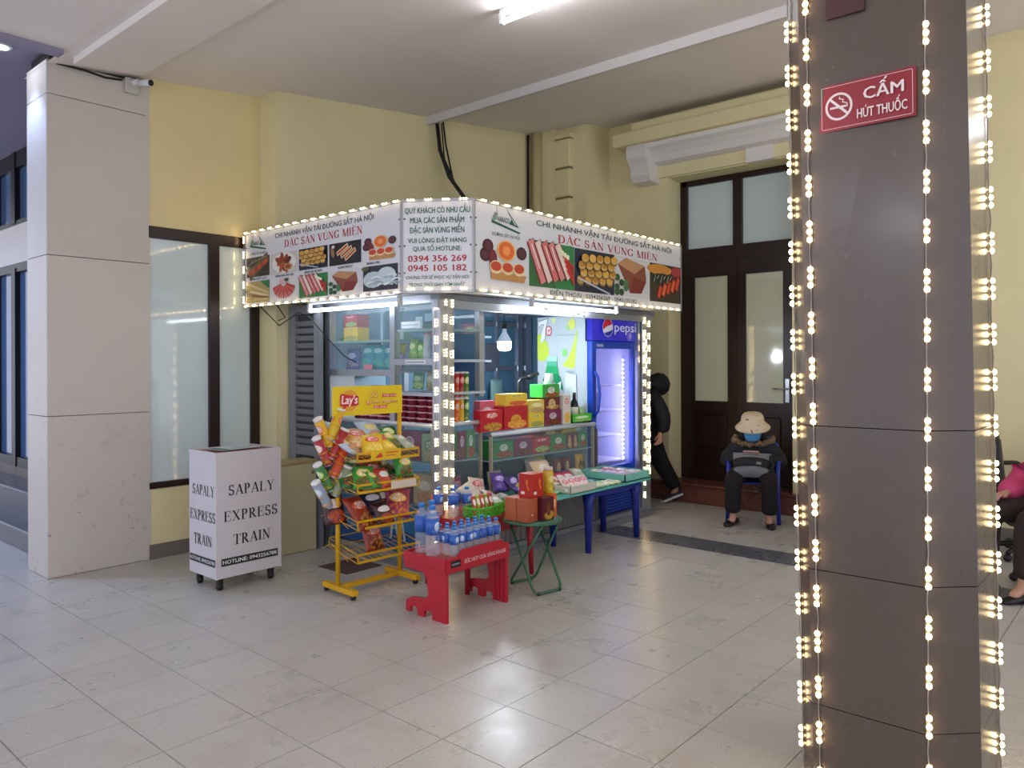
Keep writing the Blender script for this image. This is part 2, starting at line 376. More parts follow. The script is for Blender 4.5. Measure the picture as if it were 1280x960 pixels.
rest = G()
for c in cells:
    if c not in nearset: rest.box((c[0]+.0014, c[2]+.0014, -.012), (c[1]-.0014, c[3]-.0014, -.0002), TILE)
o = rest.obj('floor_tiles', fl); o['kind'] = 'stuff'
for j in range(-6, 9):
    tile_obj(5.595, 5.95, TY0+j*.62-.1, TY0+(j+1)*.62-.1, DARKST, 'dark_floor_slab', fl)
# drain cover set in the floor
# ---- ceiling
g = G()
g.add([(-4, -4, ceil_z(1.9)), (1.9, -4, ceil_z(1.9)), (1.9, 5.66, ceil_z(1.9)), (-4, 5.66, ceil_z(1.9)), (9.4, -4, ceil_z(9.4)), (9.4, 5.66, ceil_z(9.4)),
       (9.4, 6.4, ceil_z(9.4)), (1.9, 6.4, ceil_z(1.9))], [(0, 3, 2, 1), (1, 2, 5, 4), (2, 7, 6, 5)], CEIL)
g.box((-4, -4, 4.6), (9.5, 6.4, 4.7), CEIL)
struct(g.obj('ceiling'))
struct(G().box((-4, 5.66, 3.72), (2.75, 14, 3.9), CEIL_SHADE).box((-4, 5.6, 3.56), (1.9, 5.7, 4.0), CEIL_SHADE).obj('trim_1'))
g = G()
def slopebox(g, x0, x1, y0, y1, drop, m):
    vs = [(x, y, ceil_z(x)+dz) for dz in (-drop, .02) for x, y in ((x0, y0), (x1, y0), (x1, y1), (x0, y1))]
    g.add(vs, [(3, 2, 1, 0), (4, 5, 6, 7), (0, 1, 5, 4), (1, 2, 6, 5), (2, 3, 7, 6), (3, 0, 4, 7)], m)
struct((slopebox(g, 2.0, 2.46, -4, 5.72, .05, CEIL), g.obj('trim_2'))[1])
g = G(); struct((slopebox(g, 5.24, 5.30, -4, 5.72, .08, mat('#d2cdca', .8, name='beam_paint')), g.obj('trim_3'))[1])
# ---- back wall: recess with window, main plane, corner pier
g = G()
g.box((2.58, 5.94, 0), (3.7, 6.2, .535), YEL).box((2.58, 5.94, 2.55), (3.7, 6.2, 4.3), YEL_SHADE).box((3.5, 5.94, .5), (3.7, 6.2, 2.6), YEL)
g.box((3.54, 5.69, 0), (7.0, 6.2, 4.5), YEL)
struct(g.obj('wall_back'))
struct(G().box((2.6, 5.925, 0), (3.54, 5.945, .11), BASEM).obj('baseboard_back'))
# recessed window
wn = struct(G().box((2.6, 5.93, 2.46), (3.53, 6.0, 2.55), DWOOD).box((2.6, 5.93, .535), (3.53, 6.0, .585), DWOOD)
     .box((3.08, 5.93, .58), (3.17, 6.0, 2.47), DWOOD).box((3.45, 5.93, .58), (3.53, 6.0, 2.47), DWOOD).obj('window_1', bevel=.004))
G().box((2.6, 5.955, .58), (3.085, 5.965, 2.47), FROST).obj('pane', wn)
G().box((3.165, 5.955, .58), (3.455, 5.965, 2.47), FROST).obj('pane', wn)
# ---- right (door) wall
WX = 7.45
g = G()
g.box((WX, 4.22, 0), (7.95, 6.2, 4.6), YEL).box((WX, 2.86, 3.5), (7.95, 4.22, 4.6), YEL).box((WX, -4, 0), (7.95, 2.86, 4.6), YEL)
g.box((6.9, 5.36, 0), (WX+.02, 5.75, 4.6), YEL).box((6.98, 4.99, 0), (WX+.02, 5.4, 4.6), YEL)
struct(g.obj('wall_right'))
q = struct(G().box((7.38, -4, 0), (7.449, 1.2, .12), BASEM).obj('baseboard_right'))
# banded corner pier
pier = thing('banded_corner_pier', 'yellow plaster pier with deep horizontal joints in the wall corner', 'pier', (7.12, 5.25, 0))
for k in range(12):
    G().box((-.22, -.1, k*.335+.012), (.33, .12, (k+1)*.335-.012), YEL, ch=.012).obj('plaster_block', pier)
G().box((-.235, -.115, 12*.335), (.33, .12, 12*.335+.045), YEL).obj('cap_block', pier)
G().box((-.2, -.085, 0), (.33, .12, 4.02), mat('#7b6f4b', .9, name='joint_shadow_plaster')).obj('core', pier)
o = G().tube([(6.86, 5.585, .0), (6.86, 5.585, 4.13)], .052, mat('#cfc193', .5, name='painted_pipe', noise=.04), 14).obj('drain_pipe')
tag(o, 'thick yellow painted vertical pipe in the room corner', 'pipe')
o = G().tube([(6.79, 5.66, .0), (6.79, 5.66, 4.11)], .014, BLACK, 6).obj('corner_conduit')
tag(o, 'thin black cable running up the wall corner beside the yellow pipe', 'cable')
# door hood: ledge, cavetto, corbel, keystone
hood = thing('door_hood', 'classical yellow and white stucco hood moulding over the tall doorway', 'moulding', (7.3, 3.6, 3.8))
def H(a, b, m, nm, ch=0):
    return G().box((a[0]-7.3, a[1]-3.6, a[2]-3.8), (b[0]-7.3, b[1]-3.6, b[2]-3.8), m, ch=ch).obj(nm, hood)
H((7.08, 2.3, 3.84), (WX, 4.70, 3.985), YEL, 'ledge', .008)
H((7.14, 2.3, 3.98), (WX, 4.5, 4.085), YEL, 'upper_band', .01)
prof = [(WX, 3.84), (7.16, 3.84), (7.17, 3.80), (7.22, 3.77), (7.27, 3.72), (7.31, 3.66), (7.38, 3.64), (WX, 3.635)]
G().prism([(y-3.6, z) for y, z in [(0, 0)]] if 0 else [(x-7.3, z-3.8) for x, z in prof], -1.3, .72, WHITE, Matrix(((1, 0, 0, 0), (0, 0, 1, 0), (0, 1, 0, 0), (0, 0, 0, 1)))).obj('cavetto', hood)
cprof = [(WX, 3.84), (7.14, 3.84), (7.12, 3.78), (7.13, 3.70), (7.19, 3.64), (7.22, 3.58), (7.21, 3.52), (7.26, 3.46), (7.36, 3.45), (WX, 3.45)]
G().prism([(x-7.3, z-3.8) for x, z in cprof], .72, .95, WHITE, Matrix(((1, 0, 0, 0), (0, 0, 1, 0), (0, 1, 0, 0), (0, 0, 0, 1)))).obj('corbel', hood)
H((7.38, 3.02, 3.5), (WX, 3.3, 3.66), WHITE, 'keystone')
H((7.41, 2.3, 3.51), (WX, 4.32, 3.64), YEL, 'frieze')
# double door with transom
DX = 7.72; dr = struct(G().box((DX, 4.14, .2), (DX+.08, 4.22, 3.5), DWOOD).box((DX, 2.86, .2), (DX+.08, 2.95, 3.5), DWOOD).box((DX, 2.9, 3.44), (DX+.08, 4.2, 3.5), DWOOD)
      .box((DX-.02, 2.9, 2.6), (DX+.08, 4.2, 2.74), DWOOD).box((DX, 3.5, 2.7), (DX+.08, 3.6, 3.46), DWOOD).obj('door_1', bevel=.004))
G().box((DX+.04, 2.95, 2.72), (DX+.05, 4.15, 3.46), FROST).obj('pane', dr)
def leaf(y0, y1, handle):
    nm = 'door_leaf'
    g = G(); st = .1
    g.box((DX-.02, y0, .21), (DX+.03, y0+st, 2.6), DWOOD).box((DX-.02, y1-st, .21), (DX+.03, y1, 2.6), DWOOD)
    for z0, z1 in ((.21, .33), (.95, 1.07), (2.42, 2.6), (.5, .53)): g.box((DX-.02, y0+st, z0), (DX+.03, y1-st, z1), DWOOD)
    g.box((DX+.005, y0+st, .3), (DX+.02, y1-st, 1.0), DWOOD)
    g.box((DX-.008, y0+st+.03, .56), (DX+.012, y1-st-.03, .92), DWOOD, ch=.012)
    o = g.obj(nm, dr, bevel=.003)
    G().box((DX+.0, y0+st, 1.07), (DX+.01, y1-st, 2.42), FROST2).obj('pane', o)
    if handle:
        g = G(); g.box((DX-.03, y0+.035, 1.08), (DX-.02, y0+.075, 1.32), mat('#b9bcc0', .3, metal=.9, name='steel')).tube([(DX-.03, y0+.055, 1.22), (DX-.07, y0+.055, 1.22), (DX-.07, y0+.19, 1.22)], .009, mat('#b9bcc0', .3, metal=.9, name='steel'), 8)
        g.obj('handle', o)
leaf(2.95, 3.55, True); leaf(3.552, 4.14, False)
struct(G().box((7.38, 2.2, 0), (7.95, 4.9, .185), STEPM).box((7.35, 2.18, .185), (7.95, 4.92, .21), STEPM).obj('trim_4', bevel=.008))
# ---- left stone column
col = thing('stone_clad_column', 'tall square column clad in pale stone slabs by the left window', 'column', (2.26, 6.14, 0))
g = G().box((-.33, -.18, 0), (.33, .19, 3.7), GROUT).obj('core', col)
for z0, z1 in ((0, 1.129), (1.129, 2.258), (2.258, 3.383), (3.383, 3.62)):
    G().box((-.355, -.203, z0+.002), (.352, -.17, z1-.002), MARB, ch=.002).obj('stone_slab', col)
    G().box((-.358, -.198, z0+.002), (-.325, .2, z1-.002), MARB, ch=.002).obj('stone_slab', col)
    G().box((.32, -.17, z0+.002), (.352, .2, z1-.002), MARB, ch=.002).obj('stone_slab', col)
# ---- street side wall behind the column, steps
g = G(); LX = 2.66
g.box((LX, 6.4, 0), (LX+.3, 14, .42), BASEM).box((LX, 6.4, 2.55), (LX+.3, 14, 2.95), WHITE)
struct(g.obj('wall_left'))
w2 = struct(G().box((LX, 6.4, 2.46), (LX+.1, 14, 2.55), BLACK).box((LX, 6.4, .42), (LX+.1, 14, .52), BLACK).box((LX, 6.4, 2.95), (LX+.1, 14, 3.0), BLACK).box((LX, 6.4, 3.55), (LX+.1, 14, 3.75), BLACK).obj('window_2'))
for k in range(9):
    y = 6.6+k*.63+.1
    if y > 13: break
    G().box((LX-.01, y, .42), (LX+.09, y+.12, 2.5), BLACK).box((LX-.01, y, 2.97), (LX+.09, y+.12, 3.72), BLACK).obj('mullion', w2)
    G().box((LX+.04, y+.12, .5), (LX+.05, y+.63, 2.48), BLUEGL).obj('pane', w2)
    G().box((LX+.04, y+.12, 2.98), (LX+.05, y+.63, 3.6), BLUEGL).obj('pane', w2)
struct(G().box((2.06, 6.36, 0), (2.4, 14, .16), DARKST).box((2.38, 6.36, 0), (2.66, 14, .32), DARKST).obj('trim_5', bevel=.01))
# ---- near pillar on the right, polished stone, chamfered corners, leaning a touch
PST = pos_mat('polished_brown_stone', '#554a42', .24, [(5, .6, .15, '#60544f', .5)], .06)
pl = thing('dark_stone_pillar', 'near square pillar of dark polished stone with chamfered corners', 'column', (2.95, .85, 0))
bot = [(2.66, .602), (2.66, .95), (2.712, 1.002), (3.20, 1.002), (3.25, .95), (3.25, .602), (3.12, .472), (2.79, .472)]
lean = RT*-.05
zs = [0, .33, .79, 1.28, 3.0, 3.8]
def ring(z, grow=0):
    k = z/2.7; out = []
    for i, (x, y) in enumerate(bot):
        s = k*(.95 if i not in (0, 5) else (.1 if i == 0 else .45))
        cx, cy = x-2.955, y-.776; n = Vector((cx, cy, 0)).normalized()*grow
        out.append((x+lean.x*s+n.x-2.95, y+lean.y*s+n.y-.85, z))
    return out
for z0, z1 in zip(zs, zs[1:]):
    a, b = ring(z0+.0015), ring(z1-.0015); g = G()
    g.add(a+b, [list(range(7, -1, -1)), list(range(8, 16))]+[[i, (i+1) % 8, 8+(i+1) % 8, 8+i][::-1] for i in range(8)], PST)
    g.obj('stone_course', pl)
def pil(ix, t, z, out=.012):
    """point on the pillar face between corner ix and ix+1"""
    r = ring(z); a = Vector(r[ix]); b = Vector(r[(ix+1) % 8]); p = a.lerp(b, t); d = (b-a).normalized(); n = Vector((-d.y, d.x, 0))
    if n.dot(p-Vector((.005, -.074, p.z))) < 0: n = -n
    return p+n*out+Vector((2.95, .85, 0))
# ================================================================ LAMPS AND LIGHT STRINGS
LED = mat('#ffdca0', .5, emit=14, name='warm_led')
WIRE = mat('#8f8a84', .6, name='clear_wire')
TUBEM = mat('#f4f6ff', .5, emit=TUBE, name='tube_light'); TUBEK = mat('#eef4ff', .5, emit=9, name='tube_light_kiosk')
FIX = mat('#dcdedf', .5, name='white_enamel')
def tube_lamp(loc, rz, ln, label, m=TUBEM, group=None, rot=None, hang=0):
    t = thing('tube_lamp', label, 'lamp', loc, rz, group, rot)
    if hang:
        for x in (-ln*.3, ln*.3): G().tube([(x, 0, .03), (x, 0, hang)], .006, FIX, 6).obj('hanger', t)
    G().box((-ln/2, -.016, 0), (ln/2, .016, .035), FIX, ch=.006).obj('batten', t)
    [G().box((x-.012, -.016, -.065), (x+.012, .016, .002), FIX).obj('lamp_holder', t) for x in (-ln/2+.012, ln/2-.012)]
    G().tube([(-ln/2+.02, 0, -.05), (ln/2-.02, 0, -.05)], .014, m, 8).obj('tube', t)
    return t
tube_lamp((3.72, 2.72, ceil_z(3.72)-.035), PI/2, 1.22, 'lit fluorescent tube on the ceiling at the top edge of the photo')
for i, (x, y) in enumerate([(.9, 2.0), (.9, -1.2), (3.7, -.6), (6.3, -.8), (-1.8, 1.2)]):  # unseen tubes hung low to brighten the ceiling; far right one added as fill
    tube_lamp((x, y, ceil_z(x)-.85), PI/2, 1.22, hang=.85, label=['unseen hung tube left of the camera', 'unseen hung tube behind the camera', 'unseen hung tube right of the camera', 'added hung fill tube by the far right wall, out of view', 'unseen hung fill tube at the far left'][i])
dl = thing('downlight', 'small cold white ceiling downlight beyond the left column', 'lamp', (1.69, 6.18, 3.70))
G().lathe([(.07, .02), (.075, 0), (.055, -.004), (.05, .01)], FIX, 16).obj('rim', dl)
G().lathe([(.0001, 0.0), (.05, .002), (.05, .006)], mat('#dfe8ff', .5, emit=60, name='cold_led'), 16).obj('lens', dl)
L = bpy.data.lights.new('downlight_glow', 'SPOT'); L.energy = 30; L.color = (.38, .54, 1); L.spot_size = 1.5; L.spot_blend = .5; L.shadow_soft_size = .05
o = bpy.data.objects.new('downlight_glow', L); COL.objects.link(o); o.parent = dl; o.location = (0, 0, -.02)
for i, (x, y) in enumerate([(.5, 7.4), (.5, 9.6), (1.2, 12.0)]):  # added unseen spots that throw cold blue light on the column side and steps
    d2 = dup(dl, (x, y, 3.70), label=['added cold fill downlight in the outer soffit, out of view', 'second added cold fill downlight further along the outer soffit', 'far added cold fill downlight at the end of the outer soffit'][i])
    L2 = bpy.data.lights.new('soffit_blue_fill', 'SPOT'); L2.energy = 85; L2.color = (.42, .56, 1); L2.spot_size = 2.6; L2.spot_blend = .6; L2.shadow_soft_size = .05
    for c in list(d2.children):
        if c.type == 'LIGHT': c.data = L2
# one led module: strip of tape with three bulbs, long axis Z, facing +Y
def led_module_mesh():
    g = G(); g.box((-.008, -.0015, -.037), (.008, .0015, .037), mat('#5f5a52', .6, name='led_tape'))
    for z in (-.027, 0, .027): g.ball((0, .0045, z), .0098, LED, 8, 4, (1, .8, 1))
    return g
_led = None
def led_string(name, label, pts, normals, group=None, wire=True, jit=0, sc=1):
    """pts: list of (position, long direction, outward normal)"""
    global _led
    t = thing(name, label, 'light string', pts[0][0], 0, group)
    base = Vector(pts[0][0])
    for p, d, n in pts:
        if _led is None: o = led_module_mesh().obj('led_module', t); _led = o.data
        else: o = bpy.data.objects.new('led_module', _led); COL.objects.link(o); o.parent = t
        z = Vector(d).normalized(); y = Vector(n).normalized(); x = y.cross(z).normalized(); y = z.cross(x)
        M = Matrix((x*sc, y*sc, z*sc)).transposed().to_4x4(); M.translation = Vector(p)-base; o.matrix_local = M
    if wire:
        P = []
        for i, (p, d, n) in enumerate(pts):
            p = Vector(p)-base; d = Vector(d).normalized()
            P += [p-d*.037*sc, p+d*.037*sc]
            if i < len(pts)-1: P.append((p+Vector(pts[i+1][0])-base)/2+Vector(n)*.006+Vector((random.uniform(-.003, .003), random.uniform(-.003, .003), 0)))
        G().tube(P, .0022, WIRE, 5).obj('wire', t)
    return t
# strings down the pillar: left chamfer edge, left corner, near corner, two on the right
def pstring(ix, t, z0, step, label, gname='lights wound down the near pillar'):
    pts = []; z = z0
    while z < 3.55:
        p = pil(ix, t, z, .006); q = pil(ix, t, z+.1, .006); nn = p-pil(ix, t, z, -.01); pts.append((p, q-p, nn)); z += step
    led_string('light_string', label, pts, None)
pstring(1, .96, .03, .1545, 'warm light string down the left rim of the near pillar')
pstring(0, .93, .085, .1545, 'warm light string just inside the near pillar left corner')
pstring(7, .985, .05, .1545, 'warm light string down the nearest corner of the dark pillar')
pstring(6, .12, .03, .156, 'warm light string down the right chamfer corner of the near pillar')
pstring(5, .2, .07, .152, 'warm light string down the rightmost rim of the near pillar')
# no smoking sign on the left face (face 0 -> between corner 0 and 1)
a = pil(0, .06, 2.42, .003); b = pil(0, .94, 2.42, .003); u = (a-b).normalized()
def sign_pt(px_t, z): return pil(0, px_t, z, .004)
ns = thing('no_smoking_sign', 'red no smoking plate with white lettering on the dark pillar', 'sign', pil(0, .44, 2.345, .003))
o0 = Vector(ns.location); ctr = Vector((0, 0, 0)); upv = (pil(0, .5, 2.6, .003)-pil(0, .5, 2.3, .003)).normalized(); uu = Vector((0, -1, 0)); nn = Vector((-1, 0, 0))
SW, SH = .295, .155
Mx = Matrix((uu, upv, nn)).transposed().to_4x4()
G().box((-SW/2, -SH/2, 0), (SW/2, SH/2, .004), mat('#8f1f2b', .35, name='red_enamel')).obj('plate', ns, rot=None).matrix_local = Mx
P = Print(nn*.004+uu*(-SW/2)+upv*(-SH/2), uu, upv)
Wt = '#e9d9d6'; lw = .0014
for (x0, y0, x1, y1) in ((.012, .008, SW-.012, .008), (.012, SH-.008, SW-.012, SH-.008), (.008, .012, .008, SH-.012), (SW-.008, .012, SW-.008, SH-.012)): P.line([(x0, y0), (x1, y1)], lw, Wt)
for cx, cy, a0 in ((.012, .012, PI), (SW-.012, .012, 1.5*PI), (SW-.012, SH-.012, 0), (.012, SH-.012, PI/2)):
    P.line([(cx+.004*math.cos(a0+k*PI/8), cy+.004*math.sin(a0+k*PI/8)) for k in range(5)], lw, Wt)
P.text('CẤM', .142, .083, .262, .036, Wt, .03); P.text('HÚT THUỐC', .122, .025, .272, .03, Wt, .03)
P.obj('lettering', ns)
P = Print(nn*.004+uu*(-SW/2)+upv*(-SH/2), uu, upv)
cx, cy = .063, .078
P.line([(cx+.04*math.cos(2*PI*k/28), cy+.042*math.sin(2*PI*k/28)) for k in range(29)], .0075, Wt)
P.rect(cx-.028, cy-.006, cx+.024, cy+.001, Wt); P.line([(cx-.028, cy+.028), (cx+.028, cy-.028)], .008, Wt)
P.line([(cx+.027, cy-.002), (cx+.027, cy+.006), (cx+.012, cy+.012), (cx+.016, cy+.02), (cx+.002, cy+.024), (cx+.004, cy+.031)], .003, Wt)
P.rect(cx+.026, cy-.006, cx+.029, cy+.001, Wt)
P.obj('symbol', ns)
o = G().box((-.06, 0, -.02), (.06, .008, .05), mat('#4a2a2c', .4, name='dark_plate')).obj('wall_plate'); o.matrix_world = Matrix((uu, -nn, upv)).transposed().to_4x4(); o.location = pil(0, .6, 2.66, .012); tag(o, 'edge of a dark red plate high on the near pillar', 'sign')
# ---- security camera on the left column
sc = thing('security_camera', 'small white bullet security camera at the top of the pale column', 'camera', (2.50, 5.90, 3.575))
G().box((-.08, .0, -.06), (.02, .035, .055), mat('#bdb9b0', .6, name='aged_plastic'), ch=.006).obj('junction_box', sc)
G().tube([(-.03, 0, .02), (-.01, -.05, .02)], .022, FIX, 12).obj('bracket', sc)
c_ = G().tube([(.0, -.03, .02), (.035, -.15, .0)], .024, FIX, 14).obj('barrel', sc)
G().tube([(.034, -.148, .0), (.0375, -.159, -.001)], .0215, BLACK, 14).obj('lens', c_)
o = G().tube([(1.96, 5.925, 3.6), (2.15, 5.92, 3.60), (2.28, 5.915, 3.585), (2.4, 5.915, 3.60)], .008, BLACK, 6).obj('camera_cable'); tag(o, 'thin black cable along the top of the pale column', 'cable')
# ---- cables from the beam down to the kiosk roof
for i, (x, r, pts) in enumerate([(5.31, .02, [(5.30, 5.6, 3.9), (5.32, 5.58, 3.62), (5.37, 5.5, 3.35), (5.5, 5.2, 2.9), (5.6, 5.0, 2.6)]), (5.4, .009, [(5.40, 5.62, 3.95), (5.42, 5.6, 3.7), (5.43, 5.5, 3.3), (5.62, 5.1, 2.62)]), (5.36, .007, [(5.36, 5.6, 3.9), (5.39, 5.59, 3.55), (5.46, 5.45, 3.2), (5.66, 5.0, 2.62)])]):
    o = G().tube(pts, r, BLACK, 8).obj('hanging_cable')
    tag(o, ['thick black cable bundle hanging from the ceiling beam to the kiosk roof', 'thin dark cable hanging to the right of the thick bundle', 'thin wire hanging close beside the thick cable bundle'][i], 'cable')
# ================================================================ KIOSK
KX, KY = 3.746, 3.934
kio = thing('snack_kiosk', 'aluminium and glass snack kiosk with printed fascia signs', 'kiosk', (KX, KY, 0))
def K(a, b, m, nm, par=None, ch=0, bevel=0):
    return G().box([p-q for p, q in zip(a, (KX, KY, 0))], [p-q for p, q in zip(b, (KX, KY, 0))], m, ch=ch).obj(nm, par or kio, bevel=bevel)
KGL = glass_mat('#b4ccd4', .10)
PANB = mat('#8fb0c6', .45, name='blue_grey_panel', noise=.06, nscale=2)
PANW = mat('#c3cfd6', .5, name='white_panel')
K((3.70, 3.89, 0), (6.62, 4.0, .05), ALUD, 'base_rail'); K((3.70, 4.0, 0), (3.82, 5.3, .05), ALUD, 'base_rail')
K((3.74, 3.93, .05), (6.6, 3.985, .085), ALU, 'bottom_track'); K((3.74, 3.99, .05), (3.79, 5.3, .085), ALU, 'bottom_track')
K((3.746, 3.934, .05), (3.887, 4.017, 1.975), ALU, 'corner_post', bevel=.004)
K((6.44, 3.934, .05), (6.59, 4.03, 1.975), ALU, 'side_post', bevel=.004); K((6.385, 3.95, .05), (6.42, 4.02, 1.9), ALU, 'side_jamb')
K((3.746, 5.235, .05), (3.81, 5.3, 1.98), ALU, 'side_post')
hd = K((3.72, 3.93, 1.885), (6.62, 3.99, 1.945), ALU, 'header'); K((3.72, 3.905, 1.945), (6.62, 4.0, 1.985), ALUD, 'header_top')
K((3.742, 3.99, 1.925), (3.80, 5.3, 1.985), ALU, 'header')
g = G(); [g.tube([(x-KX, -.008, z), (x-KX, .0, z)], .006, BLACK, 6) for x in (5.32, 5.47) for z in (1.9, 1.93)]; g.box((5.375-KX, -.01, 1.905), (5.415-KX, 0, 1.925), ALUD).box((4.93-KX, -.02, 1.93), (5.1-KX, 0, 1.945), ALUD); g.obj('bracket', kio)['kind'] = 'stuff'
K((3.55, 3.75, 1.99), (6.55, 5.6, 2.04), mat('#b9bdc2', .6, name='soffit_sheet'), 'roof_panel'); K((3.5, 3.75, 2.5), (6.35, 5.6, 2.53), ALUD, 'roof_top')
K((4.3, 5.32, .05), (6.6, 5.36, 2.0), PANB, 'back_panel'); K((6.56, 4.03, .05), (6.6, 5.36, 2.0), PANB, 'side_panel')
K((3.80, 5.26, .05), (4.35, 5.3, 2.0), PANB, 'end_panel')
K((3.8, 4.0, .01), (6.56, 5.3, .04), mat('#7c8288', .6, name='kiosk_floor'), 'floor_sheet')
# rear glazed partition
for x0, x1 in ((5.44, 5.50), (6.12, 6.19), (6.24, 6.33), (5.79, 5.82), (4.55, 4.6)): K((x0, 5.24, .05), (x1, 5.3, 2.0), ALU, 'rear_mullion')
for z0 in (1.41, 1.86, .7): K((4.35, 5.25, z0), (6.33, 5.29, z0+.05), ALU, 'rear_rail')
for x0, x1 in ((4.35, 5.44), (5.5, 5.79), (5.82, 6.12)): K((x0, 5.265, .1), (x1, 5.27, 1.95), glass_mat('#5f93b4', .35), 'rear_pane')
K((5.52, 5.235, 1.44), (5.78, 5.25, 1.68), ALU, 'small_hatch')
for z0 in (1.50, 1.73): K((4.9, 5.0, z0), (5.44, 5.24, z0+.02), PANW, 'rear_shelf')
# left face upper cabinets
K((3.746, 4.425, 1.05), (3.80, 4.48, 1.93), ALU, 'mullion')
for a in (((3.746, 4.48, 1.395), (3.79, 5.235, 1.445)), ((3.746, 4.017, 1.48), (3.79, 4.425, 1.525)), ((3.746, 4.017, 1.255), (3.79, 4.425, 1.28))): K(*a, ALU, 'rail')
K((3.79, 4.48, 1.42), (4.3, 5.235, 1.44), PANW, 'shelf_board'); K((3.775, 4.48, 1.655), (4.25, 5.235, 1.675), glass_mat('#a9d0c8', .5), 'glass_shelf')
K((3.79, 4.017, 1.5), (4.3, 4.425, 1.52), PANW, 'shelf_board'); K((3.775, 4.017, 1.725), (4.25, 4.425, 1.745), glass_mat('#a9d0c8', .6), 'glass_shelf')
K((3.79, 4.017, 1.262), (4.3, 4.425, 1.28), PANW, 'shelf_board')
K((3.76, 4.48, 1.44), (3.764, 5.235, 1.93), KGL, 'pane'); K((3.76, 4.03, 1.52), (3.764, 4.425, 1.93), KGL, 'pane'); K((3.76, 4.03, 1.28), (3.764, 4.425, 1.48), KGL, 'pane')
K((4.30, 4.03, 1.26), (4.31, 4.43, 1.5), mat('#5f8cc0', .5, name='blue_backing'), 'cabinet_back'); K((4.30, 4.03, 1.5), (4.31, 4.43, 1.72), mat('#7fa6c8', .5, name='blue_backing'), 'cabinet_back')
K((4.30, 4.03, 1.72), (4.31, 5.235, 1.93), glass_mat('#8db4c8', .5), 'cabinet_back'); K((4.30, 4.48, 1.42), (4.31, 5.235, 1.72), glass_mat('#7aa3b8', .6), 'cabinet_back')
K((3.752, 4.92, 1.05), (3.758, 5.235, 1.395), PANW, 'sliding_panel')
K((4.25, 4.03, 1.24), (4.3, 4.08, 2.0), ALU, 'mullion'); K((4.25, 4.43, 1.24), (4.3, 4.48, 2.0), ALU, 'mullion')
# small printed strip labels on the cabinet rails
P = Print((KX-KX-.0, 4.3-KY, 1.487), (0, -1, 0), (0, 0, 1)); P.rect(0, 0, .22, .03, '#dfe3e6'); P.rect(.01, .01, .2, .018, '#8a8f98'); P.obj('price_strip', kio)
P = Print((.02, 4.37-KY, 1.75), (0, -1, 0), (0, 0, 1)); P.rect(0, 0, .21, .05, '#e6ecf0'); P.rect(.01, .02, .19, .028, '#9fb0bd'); P.obj('price_strip', kio)
